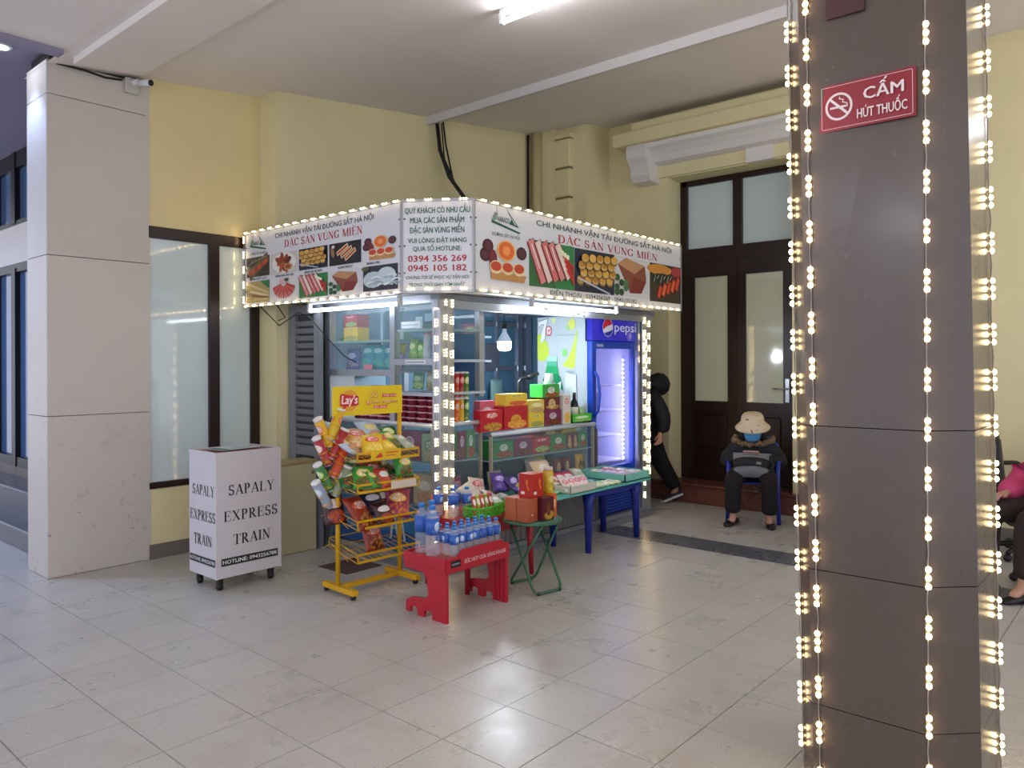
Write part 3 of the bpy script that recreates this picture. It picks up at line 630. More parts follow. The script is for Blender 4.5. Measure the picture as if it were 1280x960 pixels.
# ---------------- printed fascia
PANEL = mat('#d6d8dc', .4, name='printed_board')
FR = mat('#9da0a4', .4, metal=.5, name='fascia_frame')
def pic(P, a0, b0, a1, b1, kind):
    w_, h_ = a1-a0, b1-b0; X = lambda t: a0+t*w_; Y = lambda t: b0+t*h_
    bg = dict(grill='#3c352c', sausage='#c9c6bd', cakes='#20283c', rolls='#1d1a20', pia='#d6d8dc', stalks='#b39b62', ham='#d9d6d2', meat='#3f7a3f', beef='#cfd2d2', noodle='#262b3a', strips='#2f6b3c', jelly='#3b3026')[kind]
    if kind != 'pia': P.rect(a0, b0, a1, b1, bg)
    q = random.Random(hash(kind) % 97 if 0 else len(kind)*7)
    def E(x, y, rx, ry, c, r=0, up=True): P.ell(X(x), Y(y), rx*w_, ry*h_, c, r, 12, up)
    def band(x0, y0, x1, y1, wd, c): P.line([(X(x0), Y(y0)), (X(x1), Y(y1))], wd*h_, c)
    if kind == 'grill':
        band(.1, .05, .95, .95, .5, '#6b5a3c')
        for i in range(6): E(.2+i*.13, .2+i*.1, .11, .13, ['#a33a26', '#c0562f'][i % 2], .4)
        for i in range(5): band(.1+i*.15, .6+i*.08, .3+i*.15, .8+i*.04, .02, '#d9c9a4')
    elif kind == 'sausage':
        E(.5, .5, .45, .5, '#e6e4de')
        for i in range(11): a = i*2.4; E(.5+.2*math.cos(a)*(.4+i/16), .52+.3*math.sin(a)*(.4+i/18), .13, .14, ['#8f3d20', '#b05a30', '#6e2a1a'][i % 3], a)
        E(.68, .28, .16, .16, '#c98a5a'); E(.68, .28, .1, .1, '#8f4a2a')
    elif kind == 'cakes':
        for j in range(4):
            for i in range(5):
                x, y = .14+i*.18+(j % 2)*.06, .3+j*.17+i*.01
                E(x, y-.07, .085, .09, '#8c6a35'); E(x, y-.035, .085, .08, '#cbb074', up=True); E(x, y, .085, .075, ['#d39a3c', '#e0ad4e', '#bf8430'][(i+j) % 3])
        band(0, .3, .8, 0, .04, '#b8c4d8')
    elif kind == 'rolls':
        for i in range(3): band(.25+i*.13, .5-i*.14, .6+i*.12, .85-i*.12, .2, '#e3c9a0'); band(.27+i*.13, .52-i*.14, .58+i*.12, .83-i*.12, .1, '#b24a36')
        E(.12, .6, .06, .25, '#8a6a50', .4); E(.14, .85, .05, .07, '#d8d0c8')
    elif kind == 'pia':
        for x, y in ((.1, .6), (.15, .82), (.85, .75)): E(x, y, .11, .17, '#3a1b24'); E(x, y, .08, .12, '#5b2834')
        E(.25, .5, .08, .25, '#7a1f2e')
        E(.52, .76, .2, .27, '#e9b872'); E(.52, .76, .17, .23, '#dc6a30'); E(.52, .76, .08, .12, '#ef9450')
        P.poly([(X(.2), Y(.02)), (X(.9), Y(.0)), (X(.95), Y(.18)), (X(.2), Y(.22))], '#c08a50')
        for i in range(3): E(.3+i*.24, .32, .13, .17, '#ecd3a0'); E(.3+i*.24, .34, .11, .12, '#c4452c')
    elif kind == 'stalks':
        for i in range(5): band(-.0+i*.08, .95-i*.2, .95, .3-i*.07+.1, .12, ['#d9c68f', '#c2a862', '#e3d6a8', '#8f5f3c', '#d1bb7c'][i])
        P.poly([(X(.6), Y(1)), (X(1), Y(1)), (X(1), Y(.6))], '#2f7a44')
    elif kind == 'ham':
        for i in range(13): a = PI*(1.05+i*.9/12*1.0)+0; x, y = .5+.28*math.cos(a), .62+.36*math.sin(a); band(.5+.1*math.cos(a), .72+.1*math.sin(a), .5+.42*math.cos(a), .62+.55*math.sin(a), .12, ['#b8423c', '#cf6a5e'][i % 2])
        E(.5, .85, .16, .14, '#d8b0b8'); E(.62, .9, .07, .08, '#1f4a2a')
    elif kind == 'meat' or kind == 'strips':
        P.poly([(X(.55), Y(0)), (X(1), Y(0)), (X(1), Y(1)), (X(.6), Y(1))], '#2f7d48')
        for i in range(5):
            x = .02+i*.14; band(x, .98, x+.28, .1+i*.04, .26, '#7e2230'); band(x+.01, .98, x+.29, .1+i*.04, .19, ['#d98a86', '#e8cfc4', '#d4736e'][i % 3]); band(x+.03, .9, x+.2, .4, .03, '#f0e6dc')
        for i in range(4): band(.72+i*.03, .75-i*.1, .98, .5-i*.12, .06, '#c62a2a')
        for i in range(4): E(.64+i*.06, .85-i*.04, .04, .06, '#e6e8c0')
    elif kind == 'beef':
        P.poly([(X(.08), Y(.8)), (X(.3), Y(.98)), (X(.85), Y(.85)), (X(.9), Y(.5)), (X(.75), Y(.12)), (X(.42), Y(.1))], '#8a4a38')
        P.poly([(X(.08), Y(.8)), (X(.3), Y(.98)), (X(.85), Y(.85)), (X(.55), Y(.6))], '#b98a62'); P.poly([(X(.42), Y(.1)), (X(.75), Y(.12)), (X(.9), Y(.45)), (X(.52), Y(.5))], '#7c2a28')
        for i in range(7): E(.06+(i % 3)*.12, .1+(i//2)*.12, .07, .09, ['#2f5a38', '#234a2c', '#4a7a50'][i % 3])
    elif kind == 'noodle':
        E(.3, .45, .3, .33, '#b9cad0'); E(.68, .55, .28, .36, '#c6d6da')
        for i in range(14): x = .1+q.random()*.8; y = .2+q.random()*.5; P.line([(X(x), Y(y)), (X(x+.15), Y(y+.06)), (X(x+.25), Y(y-.02))], .012, ['#e3eef0', '#9fb4bd'][i % 2])
        E(.1, .9, .12, .08, '#55592a')
    elif kind == 'jelly':
        E(.3, .85, .4, .14, '#cf8a3a'); E(.4, .6, .38, .16, '#1f2a20'); E(.85, .85, .18, .14, '#a83a3c')
        for i in range(5): band(.25+i*.14, .1+i*.06, .35+i*.14, .45+i*.07, .2, '#7c2018'); band(.26+i*.14, .12+i*.06, .34+i*.14, .4+i*.07, .13, ['#d24a2c', '#e0693c'][i % 2])
        for i in range(6): band(.1+i*.1, .5+(i % 2)*.1, .16+i*.1, .7, .015, '#dfe6d8')
def logo(P, a, b, s):
    g1 = '#14553c'
    P.poly([(a, b+.28*s), (a+s, b+.1*s), (a+s*.97, b+.06*s), (a, b+.22*s)], g1)
    P.poly([(a+.48*s, b+.62*s), (a+.95*s, b+.2*s), (a+.6*s, b+.25*s), (a+.68*s, b+.36*s)], g1); P.poly([(a+.58*s, b+.5*s), (a+.85*s, b+.25*s), (a+.8*s, b+.25*s)], '#d6d8dc')
    P.poly([(a, b+.28*s), (a+.1*s, b+.46*s), (a+.22*s, b+.45*s), (a+.14*s, b+.27*s)], '#7f9488')
    P.line([(a+.18*s, b+.46*s), (a+.18*s, b+.6*s)], .02*s, '#6b7b74')
    P.text('HARACO', a+.2*s, b+.26*s, a+.6*s, .12*s, '#1d4a3a', .02); P.text('ĐƯỜNG SẮT HÀ NỘI', a+.02*s, b-.07*s, a+.96*s, .075*s, '#2a2f2c')
Z0, Z1 = 1.972, 2.568; HH = Z1-Z0
def TL(mk, par, *a, **k):
    P = mk(); P.text(*a, **k); return P.obj('lettering', par)
def fascia(nm, p0, p1, label):
    """board between two ground points; local print frame"""
    a = Vector((*p0, 0)); b = Vector((*p1, 0)); u = (b-a).normalized(); n = u.cross(UP); wd = (b-a).length
    L_ = a-Vector((KX, KY, 0)); g = G(); M = Matrix((u, -n, UP)).transposed().to_4x4(); M.translation = L_+Vector((0, 0, Z0))
    g.box((0, 0, 0), (wd, .03, HH), PANEL, M); o = g.obj('sign_panel', kio); o['label'] = label
    g = G()
    for q0, q1 in (((-.005, -.006, -.012), (wd+.005, .04, .004)), ((-.005, -.006, HH-.004), (wd+.005, .04, HH+.012)), ((-.006, -.006, 0), (.01, .04, HH)), ((wd-.01, -.006, 0), (wd+.006, .04, HH))): g.box(q0, q1, FR, M)
    g.obj('frame', o)
    g = G(); [g.tube([M @ Vector((x, -.004, z)), M @ Vector((x, -.001, z))], .006, BLACK, 6) for x in (.02, wd-.02) for z in (.12, .3, .48)]; g.obj('screws', o)['kind'] = 'stuff'
    return o, (lambda: Print(M.translation, u, UP, .0015)), wd, u, n
pL, (PL), WL, uL, nL = fascia('l', (3.37, 5.885), (3.37, 3.905), 'left fascia board with two rows of food pictures')
GRN = '#1e3d30'; RED = '#b3202c'; INK = '#23262c'
y2 = lambda y: 5.885-y
P = PL(); logo(P, y2(5.80), HH*.72, .24); P.obj('logo', pL)
P = None; TL(PL, pL, 'CHI NHÁNH VẬN TẢI ĐƯỜNG SẮT HÀ NỘI', y2(5.428), HH*.865, y2(4.194), HH*.062, GRN, .012); TL(PL, pL, 'ĐẶC SẢN VÙNG MIỀN', y2(5.297), HH*.725, y2(4.321), HH*.095, RED, serif=True)
for t_, a0, a1 in (('BÁNH BỘT LỌC', 5.80, 5.55), ('BÁNH ĐẬU HÀ NỘI', 5.42, 5.17), ('BÁNH HẠT DẺ SAPA', 5.02, 4.80), ('BÁNH NGỌT', 4.60, 4.43), ('BÁNH PÍA', 4.27, 4.13)): TL(PL, pL, t_, y2(a0), HH*.345, y2(a1), HH*.028, INK, .02)

P = PL()
xs = [5.862, 5.498, 5.105, 4.715, 4.321, 3.93]
for (ka, kb), a0, a1 in zip((('grill', 'stalks'), ('sausage', 'ham'), ('cakes', 'meat'), ('rolls', 'beef'), ('pia', 'noodle')), xs, xs[1:]):
    P.k = 0; pic(P, y2(a0)+.008, HH*.39, y2(a1)-.012, HH*.66, ka); P.k = 0; pic(P, y2(a0)+.008, HH*.035, y2(a1)-.012, HH*.325, kb)
P.obj('food_pictures', pL)
pM, (PM), WM, uM, nM = fascia('m', (3.37, 3.905), (3.64, 3.5), 'narrow corner fascia board with green and red lettering')
g2 = '#0f5a3a'
for t_, a0, a1, cy, h_, c, bo, sh in (('QUÝ KHÁCH CÓ NHU CẦU', .05, .95, .105, .062, g2, .03, 0), ('MUA CÁC SẢN PHẨM', .12, .87, .215, .062, g2, .03, 0), ('ĐẶC SẢN VÙNG MIỀN', .12, .87, .325, .062, g2, .03, 0), ('VUI LÒNG ĐẶT HÀNG', .09, .90, .44, .05, g2, .025, 0), ('QUA SỐ HOTLINE:', .16, .83, .53, .05, g2, .025, 0),
    ('0394 356 269', .09, .90, .64, .068, '#b01f2e', .03, 0), ('0945 105 182', .09, .90, .745, .068, '#b01f2e', .03, 0), ('CHÚNG TÔI SẼ PHỤC VỤ TẬN NƠI', .06, .93, .85, .036, g2, .012, .25), ('TRONG THỜI GIAN SỚM NHẤT', .1, .88, .93, .036, g2, .012, .25)):
    TL(PM, pM, t_, a0*WM, HH*(1-cy)-h_*HH/2, a1*WM, h_*HH, c, bo, shear=sh)

pR, (PR), WR, uR, nR = fascia('r', (3.64, 3.5), (6.41, 3.5), 'right fascia board with one row of food pictures')
x2 = lambda x: x-3.64
P = PR(); logo(P, x2(3.81), HH*.68, .3); P.obj('logo', pR)
TL(PR, pR, 'CHI NHÁNH VẬN TẢI ĐƯỜNG SẮT HÀ NỘI', x2(4.286), HH*.86, x2(6.232), HH*.066, GRN, .012); TL(PR, pR, 'ĐẶC SẢN VÙNG MIỀN', x2(4.54), HH*.7, x2(5.977), HH*.1, RED, serif=True)
TL(PR, pR, 'ĐIỆN THOẠI : 0394356269 - 0945105182', x2(4.449), HH*.04, x2(5.639), HH*.055, GRN, .008)
P = PR(); pic(P, x2(3.70), HH*.14, x2(4.196), HH*.6, 'pia'); P.k = 0; pic(P, x2(4.205), HH*.12, x2(4.745), HH*.68, 'strips'); P.k = 0; pic(P, x2(4.75), HH*.12, x2(5.295), HH*.675, 'cakes'); P.k = 0
pic(P, x2(5.301), HH*.12, x2(5.85), HH*.675, 'beef'); P.k = 0; pic(P, x2(5.855), HH*.1, x2(6.405), HH*.665, 'jelly'); P.obj('food_pictures', pR)
# ---- string lights round the fascia
def edge_pts(p0, p1, z, n, off=.012, pitch=.1185, a=.06):
    A = Vector((*p0, z)); B = Vector((*p1, z)); d = (B-A).normalized(); ln = (B-A).length; k = int((ln-a)/pitch)+1; s = (ln-(k-1)*pitch)/2
    return [(A+d*(s+i*pitch)+n*off, d, n) for i in range(k)]
led_string('light_string', 'warm light string along the top and bottom of the left fascia board', edge_pts((3.37, 5.885), (3.37, 3.905), Z1+.006, nL)+edge_pts((3.37, 5.885), (3.37, 3.905), Z0-.004, nL), None, wire=False, sc=.68)
led_string('light_string', 'short warm light string up the far left end of the fascia', [(Vector((3.37, 5.88, Z0+.05+i*.125))+nL*.012, UP, nL) for i in range(5)], None, sc=.78)
led_string('light_string', 'warm light string framing the narrow corner fascia board top and bottom', edge_pts((3.37, 3.905), (3.64, 3.5), Z1+.006, nM)+edge_pts((3.37, 3.905), (3.64, 3.5), Z0+.012, nM), None, wire=False, sc=.68)
led_string('light_string', 'warm light string along the top and bottom of the right fascia board', edge_pts((3.64, 3.5), (6.41, 3.5), Z1+.006, nR)+edge_pts((3.64, 3.5), (6.41, 3.5), Z0+.004, nR), None, wire=False, sc=.68)
led_string('light_string', 'warm light string down the left facet of the kiosk corner post', [(Vector((KX-.004, 3.975, 1.9-i*.121)), UP, Vector((-1, 0, 0))) for i in range(15)], None, sc=.78)
led_string('light_string', 'left one of two light strings on the right facet of the kiosk corner post', [(Vector((3.80, KY-.004, 1.93-i*.121)), UP, Vector((0, -1, 0))) for i in range(15)], None, sc=.78)
led_string('light_string', 'right one of two light strings on the right facet of the kiosk corner post', [(Vector((3.865, KY-.004, 1.92-i*.121)), UP, Vector((0, -1, 0))) for i in range(15)], None, sc=.78)
led_string('light_string', 'left light string down the far right kiosk post', [(Vector((6.475, KY-.004, 1.90-i*.121)), UP, Vector((0, -1, 0))) for i in range(15)]+[(Vector((6.46+.03*(i % 2), KY-.008, 1.74-i*.055)), UP, Vector((0, -1, 0))) for i in range(6)], None, sc=.78)
led_string('light_string', 'right light string down the far right kiosk post', [(Vector((6.56, KY-.004, 1.87-i*.12)), UP, Vector((0, -1, 0))) for i in range(13)]+[(Vector((6.545, KY-.008, 1.1-i*.08)), UP, Vector((0, -1, 0))) for i in range(9)], None, sc=.78)
# ---- kiosk lamps
tube_lamp((3.58, 4.72, 1.965), PI/2, 1.12, 'lit tube lamp under the left fascia of the kiosk', TUBEK)
tube_lamp((5.14, 3.76, 1.99), 0, 1.2, 'lit tube lamp under the right fascia of the kiosk', TUBEK)
bl = thing('light_bulb', 'large lit white bulb hanging inside the kiosk', 'lamp', (4.84, 4.3, 1.66))
BULB = mat('#f2f6ff', .4, emit=9, name='bulb_glow')
G().lathe([(.0001, -.065), (.03, -.064), (.05, -.055), (.057, -.04), (.058, .0), (.06, .012)], BULB, 20).obj('diffuser', bl)
G().lathe([(.06, .012), (.055, .03), (.04, .055), (.022, .085), (.018, .1), (.018, .12)], mat('#c9d0da', .4, name='bulb_body'), 20).obj('bulb_body', bl)
G().lathe([(.019, .12), (.02, .16), (.008, .165)], BLACK, 12).obj('socket', bl); G().tube([(0, 0, .16), (0, 0, .24)], .004, BLACK, 6).obj('cord', bl)
L = bpy.data.lights.new('bulb_light', 'POINT'); L.energy = 22; L.color = (.8, .9, 1); L.shadow_soft_size = .06
o = bpy.data.objects.new('bulb_light', L); COL.objects.link(o); o.parent = bl; o.location = (0, 0, -.09)
# ---- folded louvre shutter beside the kiosk
sh = thing('louvre_shutter', 'grey metal louvre shutter standing between the kiosk and the back wall', 'shutter', (3.66, 5.46, 0))
SG = mat('#868a92', .45, metal=.3, name='grey_shutter_paint', noise=.05)
for y0, y1 in ((-.23, -.15), (.11, .21)): G().box((-.015, y0, 0), (.02, y1, 1.97), SG).obj('stile', sh)
for z0, z1 in ((0, .1), (.74, .82), (1.9, 1.97)): G().box((-.012, -.15, z0), (.018, .11, z1), SG).obj('rail', sh)
G().box((.016, -.15, .05), (.02, .11, 1.95), mat('#45484e', .7, name='shutter_back')).obj('backing', sh)
sl = None
for i in range(29):
    z = .13+i*.0605
    if .68 < z < .84 or z > 1.88: continue
    if sl is None:
        g = G(); g.box((-.012, -.15, -.02), (-.007, .11, .024), SG, rotm(0, -.5, 0)); o = g.obj('slat', sh); sl = o.data
    else: o = bpy.data.objects.new('slat', sl); COL.objects.link(o); o.parent = sh
    o.location = (.004, 0, z)
# loose wires under the left fascia
for i, pts in enumerate([[(3.40, 5.7, 1.96), (3.45, 5.5, 1.8), (3.5, 5.3, 1.9), (3.55, 5.22, 1.86), (3.62, 5.1, 1.7), (3.68, 4.95, 1.55), (3.72, 4.85, 1.5)], [(3.40, 5.45, 1.96), (3.44, 5.4, 1.86), (3.44, 5.5, 1.84)]]):
    o = G().tube(pts, .0045, BLACK, 6).obj('loose_wire'); tag(o, ['long black wire drooping under the left fascia to the glass', 'short black wire loop under the left fascia'][i], 'cable')
# ---- counters
def counter(nm, label, x0, x1, y0, y1, top, shelf, bot, sides):
    t = thing(nm, label, 'display counter', (x0, y0, 0)); w_, d_ = x1-x0, y1-y0
    AL2 = mat('#b5ab98', .4, metal=.5, name='champagne_aluminium')
    for a, b in ((0, 0), (w_-.022, 0), (0, d_-.022), (w_-.022, d_-.022)): G().box((a, b, bot), (a+.022, b+.022, top), AL2).obj('corner_bar', t)
    G().box((.004, .004, top-.008), (w_-.004, d_-.004, top), glass_mat('#bcd8dc', .35)).obj('glass_top', t)
    rim = mat('#cfd6dc', .3, metal=.3, name='white_rim'); pts = [(0, 0, top), (w_, 0, top), (w_, d_, top), (0, d_, top)]
    for s in sides: a, b = pts[s], pts[(s+1) % 4]; G().tube([a, b], .018, rim, 10).obj('rim', t)
    for s in sides:
        if s == 0: G().box((.02, .006, bot+.02), (w_-.02, .01, top-.01), KGL).obj('front_pane', t)
        if s == 3: G().box((.006, .02, bot+.02), (.01, d_-.02, top-.01), KGL).obj('front_pane', t)
    for z in shelf: G().box((.012, .015, z-.012), (w_-.012, d_-.01, z), glass_mat('#93aeb5', .75)).obj('shelf', t)
    G().box((.01, .01, bot-.01), (w_-.01, d_-.01, bot+.012), ALU).obj('deck', t)
    G().box((.0, d_-.012, bot), (w_, d_-.004, top), mat('#3f5566', .5, name='counter_back')).obj('rear_panel', t)
    return t
counter('display_counter', 'tall corner glass counter carrying noodle bowls and crisp tubes', 3.755, 4.27, 4.02, 5.225, 1.045, (.775,), .45, (0, 3))
counter('display_counter', 'lower glass counter in front of the fridge piled with snack boxes', 4.295, 5.66, 3.955, 4.42, .945, (.745,), .45, (0,))
# corrugated skirt below the counters, each rib a piece
rib = None
for i in range(29):
    x = 3.9+i*.0615
    if rib is None: o = G().prism([(0, 0), (.008, -.014), (.05, -.014), (.058, 0), (.058, .006), (0, .006)], .09, .45, mat('#83807d', .45, metal=.4, name='ribbed_sheet', noise=.12, nscale=3)).obj('skirt_rib', kio); rib = o.data
    else: o = bpy.data.objects.new('skirt_rib', rib); COL.objects.link(o); o.parent = kio
    o.location = (x-KX, .03, 0)
K((5.70, 3.96, .09), (5.72, 4.0, .9), ALUD, 'jamb')
# blue water poster low on the left side
po = G().box((3.752, 4.06, .1), (3.757, 5.2, .45), mat('#2d6f9e', .35, name='blue_print', noise=.25, nscale=4)).obj('water_poster'); tag(po, 'blue printed board with white mark low on the left side of the kiosk', 'poster')
P = Print((3.752, 5.2, .1), (0, -1, 0), (0, 0, 1)); P.poly([(.0, .0), (1.14, 0), (1.14, .12), (.8, .16), (.4, .08), (0, .14)], '#1f4f86'); P.poly([(.3, .2), (.5, .33), (.62, .3), (.45, .18)], '#6fb0c8'); P.line([(.72, .08), (.76, .28), (.8, .1), (.84, .28), (.88, .08)], .02, '#a9c8d6'); P.obj('print', po)
# ---- fridge
fr = thing('drinks_fridge', 'tall blue glass-door drinks fridge with lit banner', 'fridge', (5.68, 3.99, 0))
FB = mat('#1646b8', .3, name='fridge_blue'); FD = mat('#12224f', .35, name='fridge_dark')
G().box((0, .06, .05), (.03, .64, 1.925), PANW).box((.72, .06, .05), (.75, .64, 1.925), FB).box((.0, .62, .05), (.75, .64, 1.925), FB).box((0, .06, 1.68), (.75, .64, 1.925), FB).box((0, .06, .05), (.75, .62, .46), FB).obj('cabinet', fr, bevel=.004)
g = G(); g.box((0, .0, .46), (.065, .055, 1.69), FB).box((.69, 0, .46), (.75, .055, 1.69), FB).box((.065, 0, 1.62), (.69, .055, 1.69), FB).box((.065, 0, .46), (.69, .055, .53), FB); d_ = g.obj('door', fr, bevel=.006)
G().box((.065, .02, .53), (.69, .026, 1.62), glass_mat('#a9a6dc', .25)).obj('pane', d_)
G().tube([(.02, -.005, 1.42), (.03, -.04, 1.36), (.04, -.055, 1.2), (.035, -.04, 1.06), (.02, -.005, 1.0)], .012, FB, 8).obj('handle', d_)
G().box((.07, -.004, 1.635), (.17, 0, 1.66), mat('#9aa7c8', .4)).obj('maker_plate', d_)
for z in (.56, .8, 1.04, 1.28): G().box((.03, .1, z-.012), (.72, .6, z), mat('#c9cdea', .4, name='wire_shelf', alpha=.7)).obj('shelf', fr)
G().box((.031, .07, .46), (.036, .62, 1.68), mat('#c4c6ec', .5, name='fridge_liner')).box((.714, .07, .46), (.719, .62, 1.68), mat('#c4c6ec', .5, name='fridge_liner')).box((.03, .07, 1.67), (.72, .62, 1.679), mat('#c4c6ec', .5, name='fridge_liner')).obj('side_liner', fr)
G().box((.03, .6, .5), (.72, .62, 1.66), mat('#b6bae6', .5, name='fridge_lining')).obj('lining', fr)
LEDF = mat('#cfd0ff', .5, emit=12, name='violet_white_led')
g = G(); g.box((.6, .075, .55), (.615, .085, 1.56), mat('#dadcf0', .5)); g.obj('led_strip', fr)
_f = None
for i in range(23):
    z = .58+i*.0425
    if _f is None: o = G().ball((0, 0, 0), .011, LEDF, 10, 5, (1.5, .6, .7)).obj('led', fr); _f = o.data
    else: o = bpy.data.objects.new('led', _f); COL.objects.link(o); o.parent = fr
    o.location = (.607, .068, z)
L = bpy.data.lights.new('fridge_light', 'AREA'); L.energy = 4.5; L.color = (.8, .78, 1); L.shape = 'RECTANGLE'; L.size = .02; L.size_y = 1.0
o = bpy.data.objects.new('fridge_light', L); COL.objects.link(o); o.parent = fr; o.location = (.655, .09, 1.05); o.rotation_euler = (PI/2, 0, .64)
# banner
BAN = mat('#22209c', .3, emit=.35, name='lit_banner')
cv = [(0, .06)]+[(0+.0, .0), (.2, -.022), (.375, -.03), (.55, -.022), (.75, 0), (.75, .06)]
G().prism(cv, 1.695, 1.925, BAN).obj('banner', fr).__setitem__('label', 'lit blue banner with round emblem and white lettering')
P = Print((.0, -.032, 1.695), (1, 0, 0), (0, 0, 1)); cx, cy, r = .2, .118, .085
P.ell(cx, cy, r, r, '#e8e8f4', n=28)
P.poly([(cx+r*.93*math.cos(a), cy+r*.93*math.sin(a)) for a in [PI*(.02+.96*k/14)+.35 for k in range(15)]]+[(cx-.03, cy+.005), (cx+.02, cy+.02)], '#d8213a')
P.poly([(cx+r*.93*math.cos(a), cy+r*.93*math.sin(a)) for a in [PI*(1.12+.7*k/12)+.35 for k in range(13)]]+[(cx+.02, cy-.035)], '#1c2f9c')
P.text('pepsi', .31, .085, .68, .085, '#eef0ff', .02); P.obj('lettering', fr)
G().box((.04, .0, .08), (.71, .055, .44), FD).obj('grille_panel', fr)
for i in range(12): G().box((.09, -.006, .11+i*.027), (.66, .001, .122+i*.027), FB).obj('vent_slat', fr)
# side sticker
ps = G().box((-.004, .075, .95), (-.001, .63, 1.92), mat('#bac4c8', .4, name='sticker_white')).obj('side_sticker', fr); ps['label'] = 'white side sticker with green bottle and yellow shapes'
P = Print((-.004, .63, .95), (0, -1, 0), (0, 0, 1)); LG = '#c2d64e'
P.poly([(.0, .58), (.0, .8), (.03, .82), (.08, .76), (.12, .73), (.14, .66), (.135, .6), (.09, .56), (.03, .555)], LG); P.poly([(.46, .84), (.475, .82), (.455, .68), (.44, .5), (.41, .485), (.29, .515), (.36, .58), (.40, .66), (.43, .74)], LG)
P.ell(.405, .895, .042, .052, '#d9dc6a'); P.ell(.365, .865, .02, .026, '#a4cf86'); P.ell(.325, .635, .03, .038, '#86cf74'); P.poly([(.17, .955), (.23, .955), (.2, .9)], '#dfe49a')
P.poly([(.02, .93), (.13, .955), (.1, .84), (.095, .76), (.04, .72), (.05, .8), (.085, .9), (.02, .875)], '#e4eaea'); P.line([(.015, .935), (.13, .957), (.105, .86), (.1, .77), (.045, .73)], .004, '#2c3330'); P.line([(.02, .875), (.05, .9), (.085, .9)], .005, '#2c3330')
P.ell(.14, .84, .035, .048, '#cf3f48'); P.ell(.14, .842, .028, .038, '#ecd2d4'); P.text('UP', .12, .83, .16, .026, '#cf3f48', .03)
P.text('mát tự nhiên', .24, .79, .49, .02, '#a3c8bc'); P.text('đã cơn khát', .24, .745, .46, .013, '#bdd4cc')
P.ell(.18, .30, .125, .17, '#188a55'); P.rect(.055, .0, .305, .30, '#188a55'); P.poly([(.12, .52), (.24, .52), (.26, .44), (.10, .44)], '#2fa868'); P.rect(.12, .51, .24, .585, '#5fb594'); P.rect(.118, .555, .242, .60, '#a9d4c2'); P.poly([(.07, .37), (.18, .31), (.29, .37), (.27, .24), (.09, .24)], '#e4efea')
P.poly([(.31, .0), (.47, .0), (.46, .43), (.34, .45)], '#d6dfdc'); P.ell(.395, .455, .05, .014, '#9aa6a8', -.12); P.obj('print', ps)
# ================================================================ GOODS
def pack_box(label, a, b, m, rz=0, group=None, top=None, cat='box', face=None):
    """carton from corner a to b; m printed material; optional plain top"""
    c = Vector(((a[0]+b[0])/2, (a[1]+b[1])/2, a[2])); w_, d_, h_ = b[0]-a[0], b[1]-a[1], b[2]-a[2]
    g = G(); g.box((-w_/2, -d_/2, 0), (w_/2, d_/2, h_), m, ch=.002)
    o = g.obj('snack_box', None, c, (0, 0, rz)); tag(o, label, cat, group)
    if face:
        P = Print((-w_/2, -d_/2, 0), (1, 0, 0), (0, 0, 1)); face(P, w_, h_); P.obj('print', o)
        if abs(d_) > .05:
            P = Print((-w_/2, d_/2, 0), (0, -1, 0), (0, 0, 1)); face(P, d_, h_); P.obj('print', o)
    return o
def bag_geo(w_, h_, t_, m, n=9, k=12, seed=0, crimp=True):
    q = random.Random(seed); vs = []; fs = []; ph = [q.uniform(0, 6) for _ in range(6)]
    for side in (1, -1):
        for j in range(k+1):
            for i in range(n+1):
                u, v = i/n*2-1, j/k*2-1
                e = max(0, (1-u*u))**.55*max(0, (1-abs(v)**3))**.6
                z = side*(t_/2*e*(1+.12*math.sin(5*u+ph[0]+side)*math.cos(4*v+ph[1])+.1*math.sin(11*v*u+ph[2]))+.0008)
                x = u*w_/2*(1-.05*math.cos(v*PI/2)*1); y = v*h_/2
                if abs(v) > .98: z = side*.001+.002*math.sin(u*22)
                vs.append((x, y, z))
    N_ = (n+1)*(k+1)
    for s in range(2):
        for j in range(k):
            for i in range(n):
                a = s*N_+j*(n+1)+i; q4 = [a, a+1, a+n+2, a+n+1]; fs.append(q4 if s == 0 else q4[::-1])
    for i in range(n): fs.append([i, N_+i, N_+i+1, i+1]); a = k*(n+1)+i; fs.append([a, a+1, N_+a+1, N_+a])
    for j in range(k): a = j*(n+1); fs.append([a, a+n+1, N_+a+n+1, N_+a]); a += n; fs.append([a, N_+a, N_+a+n+1, a+n+1])
    return G().add(vs, fs, m, None, True)
_bags = {}
def bag(label, loc, rot, w_, h_, t_, m, group=None, seed=0, cat='snack bag', nm='snack_bag'):
    key = (w_, h_, t_, m.name, seed)
    if key in _bags: o = bpy.data.objects.new(nm, _bags[key]); COL.objects.link(o)
    else: o = bag_geo(w_, h_, t_, m, seed=seed).obj(nm); _bags[key] = o.data
    o.location = loc; o.rotation_euler = rot; tag(o, label, cat, group); return o
# printed looks
PK = lambda *a, **k: pack_mat(*a, **k)
M_GREEN = PK('#2f8f43', '#e4ece0', '#c46a2e', '#8a3f1c', 'Z', ly=.62, lw=.2, lh=.2, text='#2f6b3c')
M_PURP = PK('#7d2350', '#d9cdd8', '#a85a2c', '#5a2318', 'Z', ly=.62, lw=.2, lh=.2, text='#4a1838')
M_REDB = PK('#b82430', '#d83a40', '#e9d9a0', '#7fae4a', 'Z', ly=.8, lw=.35, lh=.1)
M_RED = PK('#c01e30', '#e0443c', '#6e2a18', '#d8a040', 'Z', ly=.75, lw=.3, lh=.16)
M_YEL = PK('#e6c63a', '#f0e07a', '#d85a6a', '#8fb84a', 'Z', ly=.78, lw=.25, lh=.12, text='#3a7a3c')
M_BRN = PK('#6e1f28', '#e4c98a', '#4a1a12', '#c99a5a', 'Z', ly=.5, lw=.22, lh=.36, text='#4a2412')
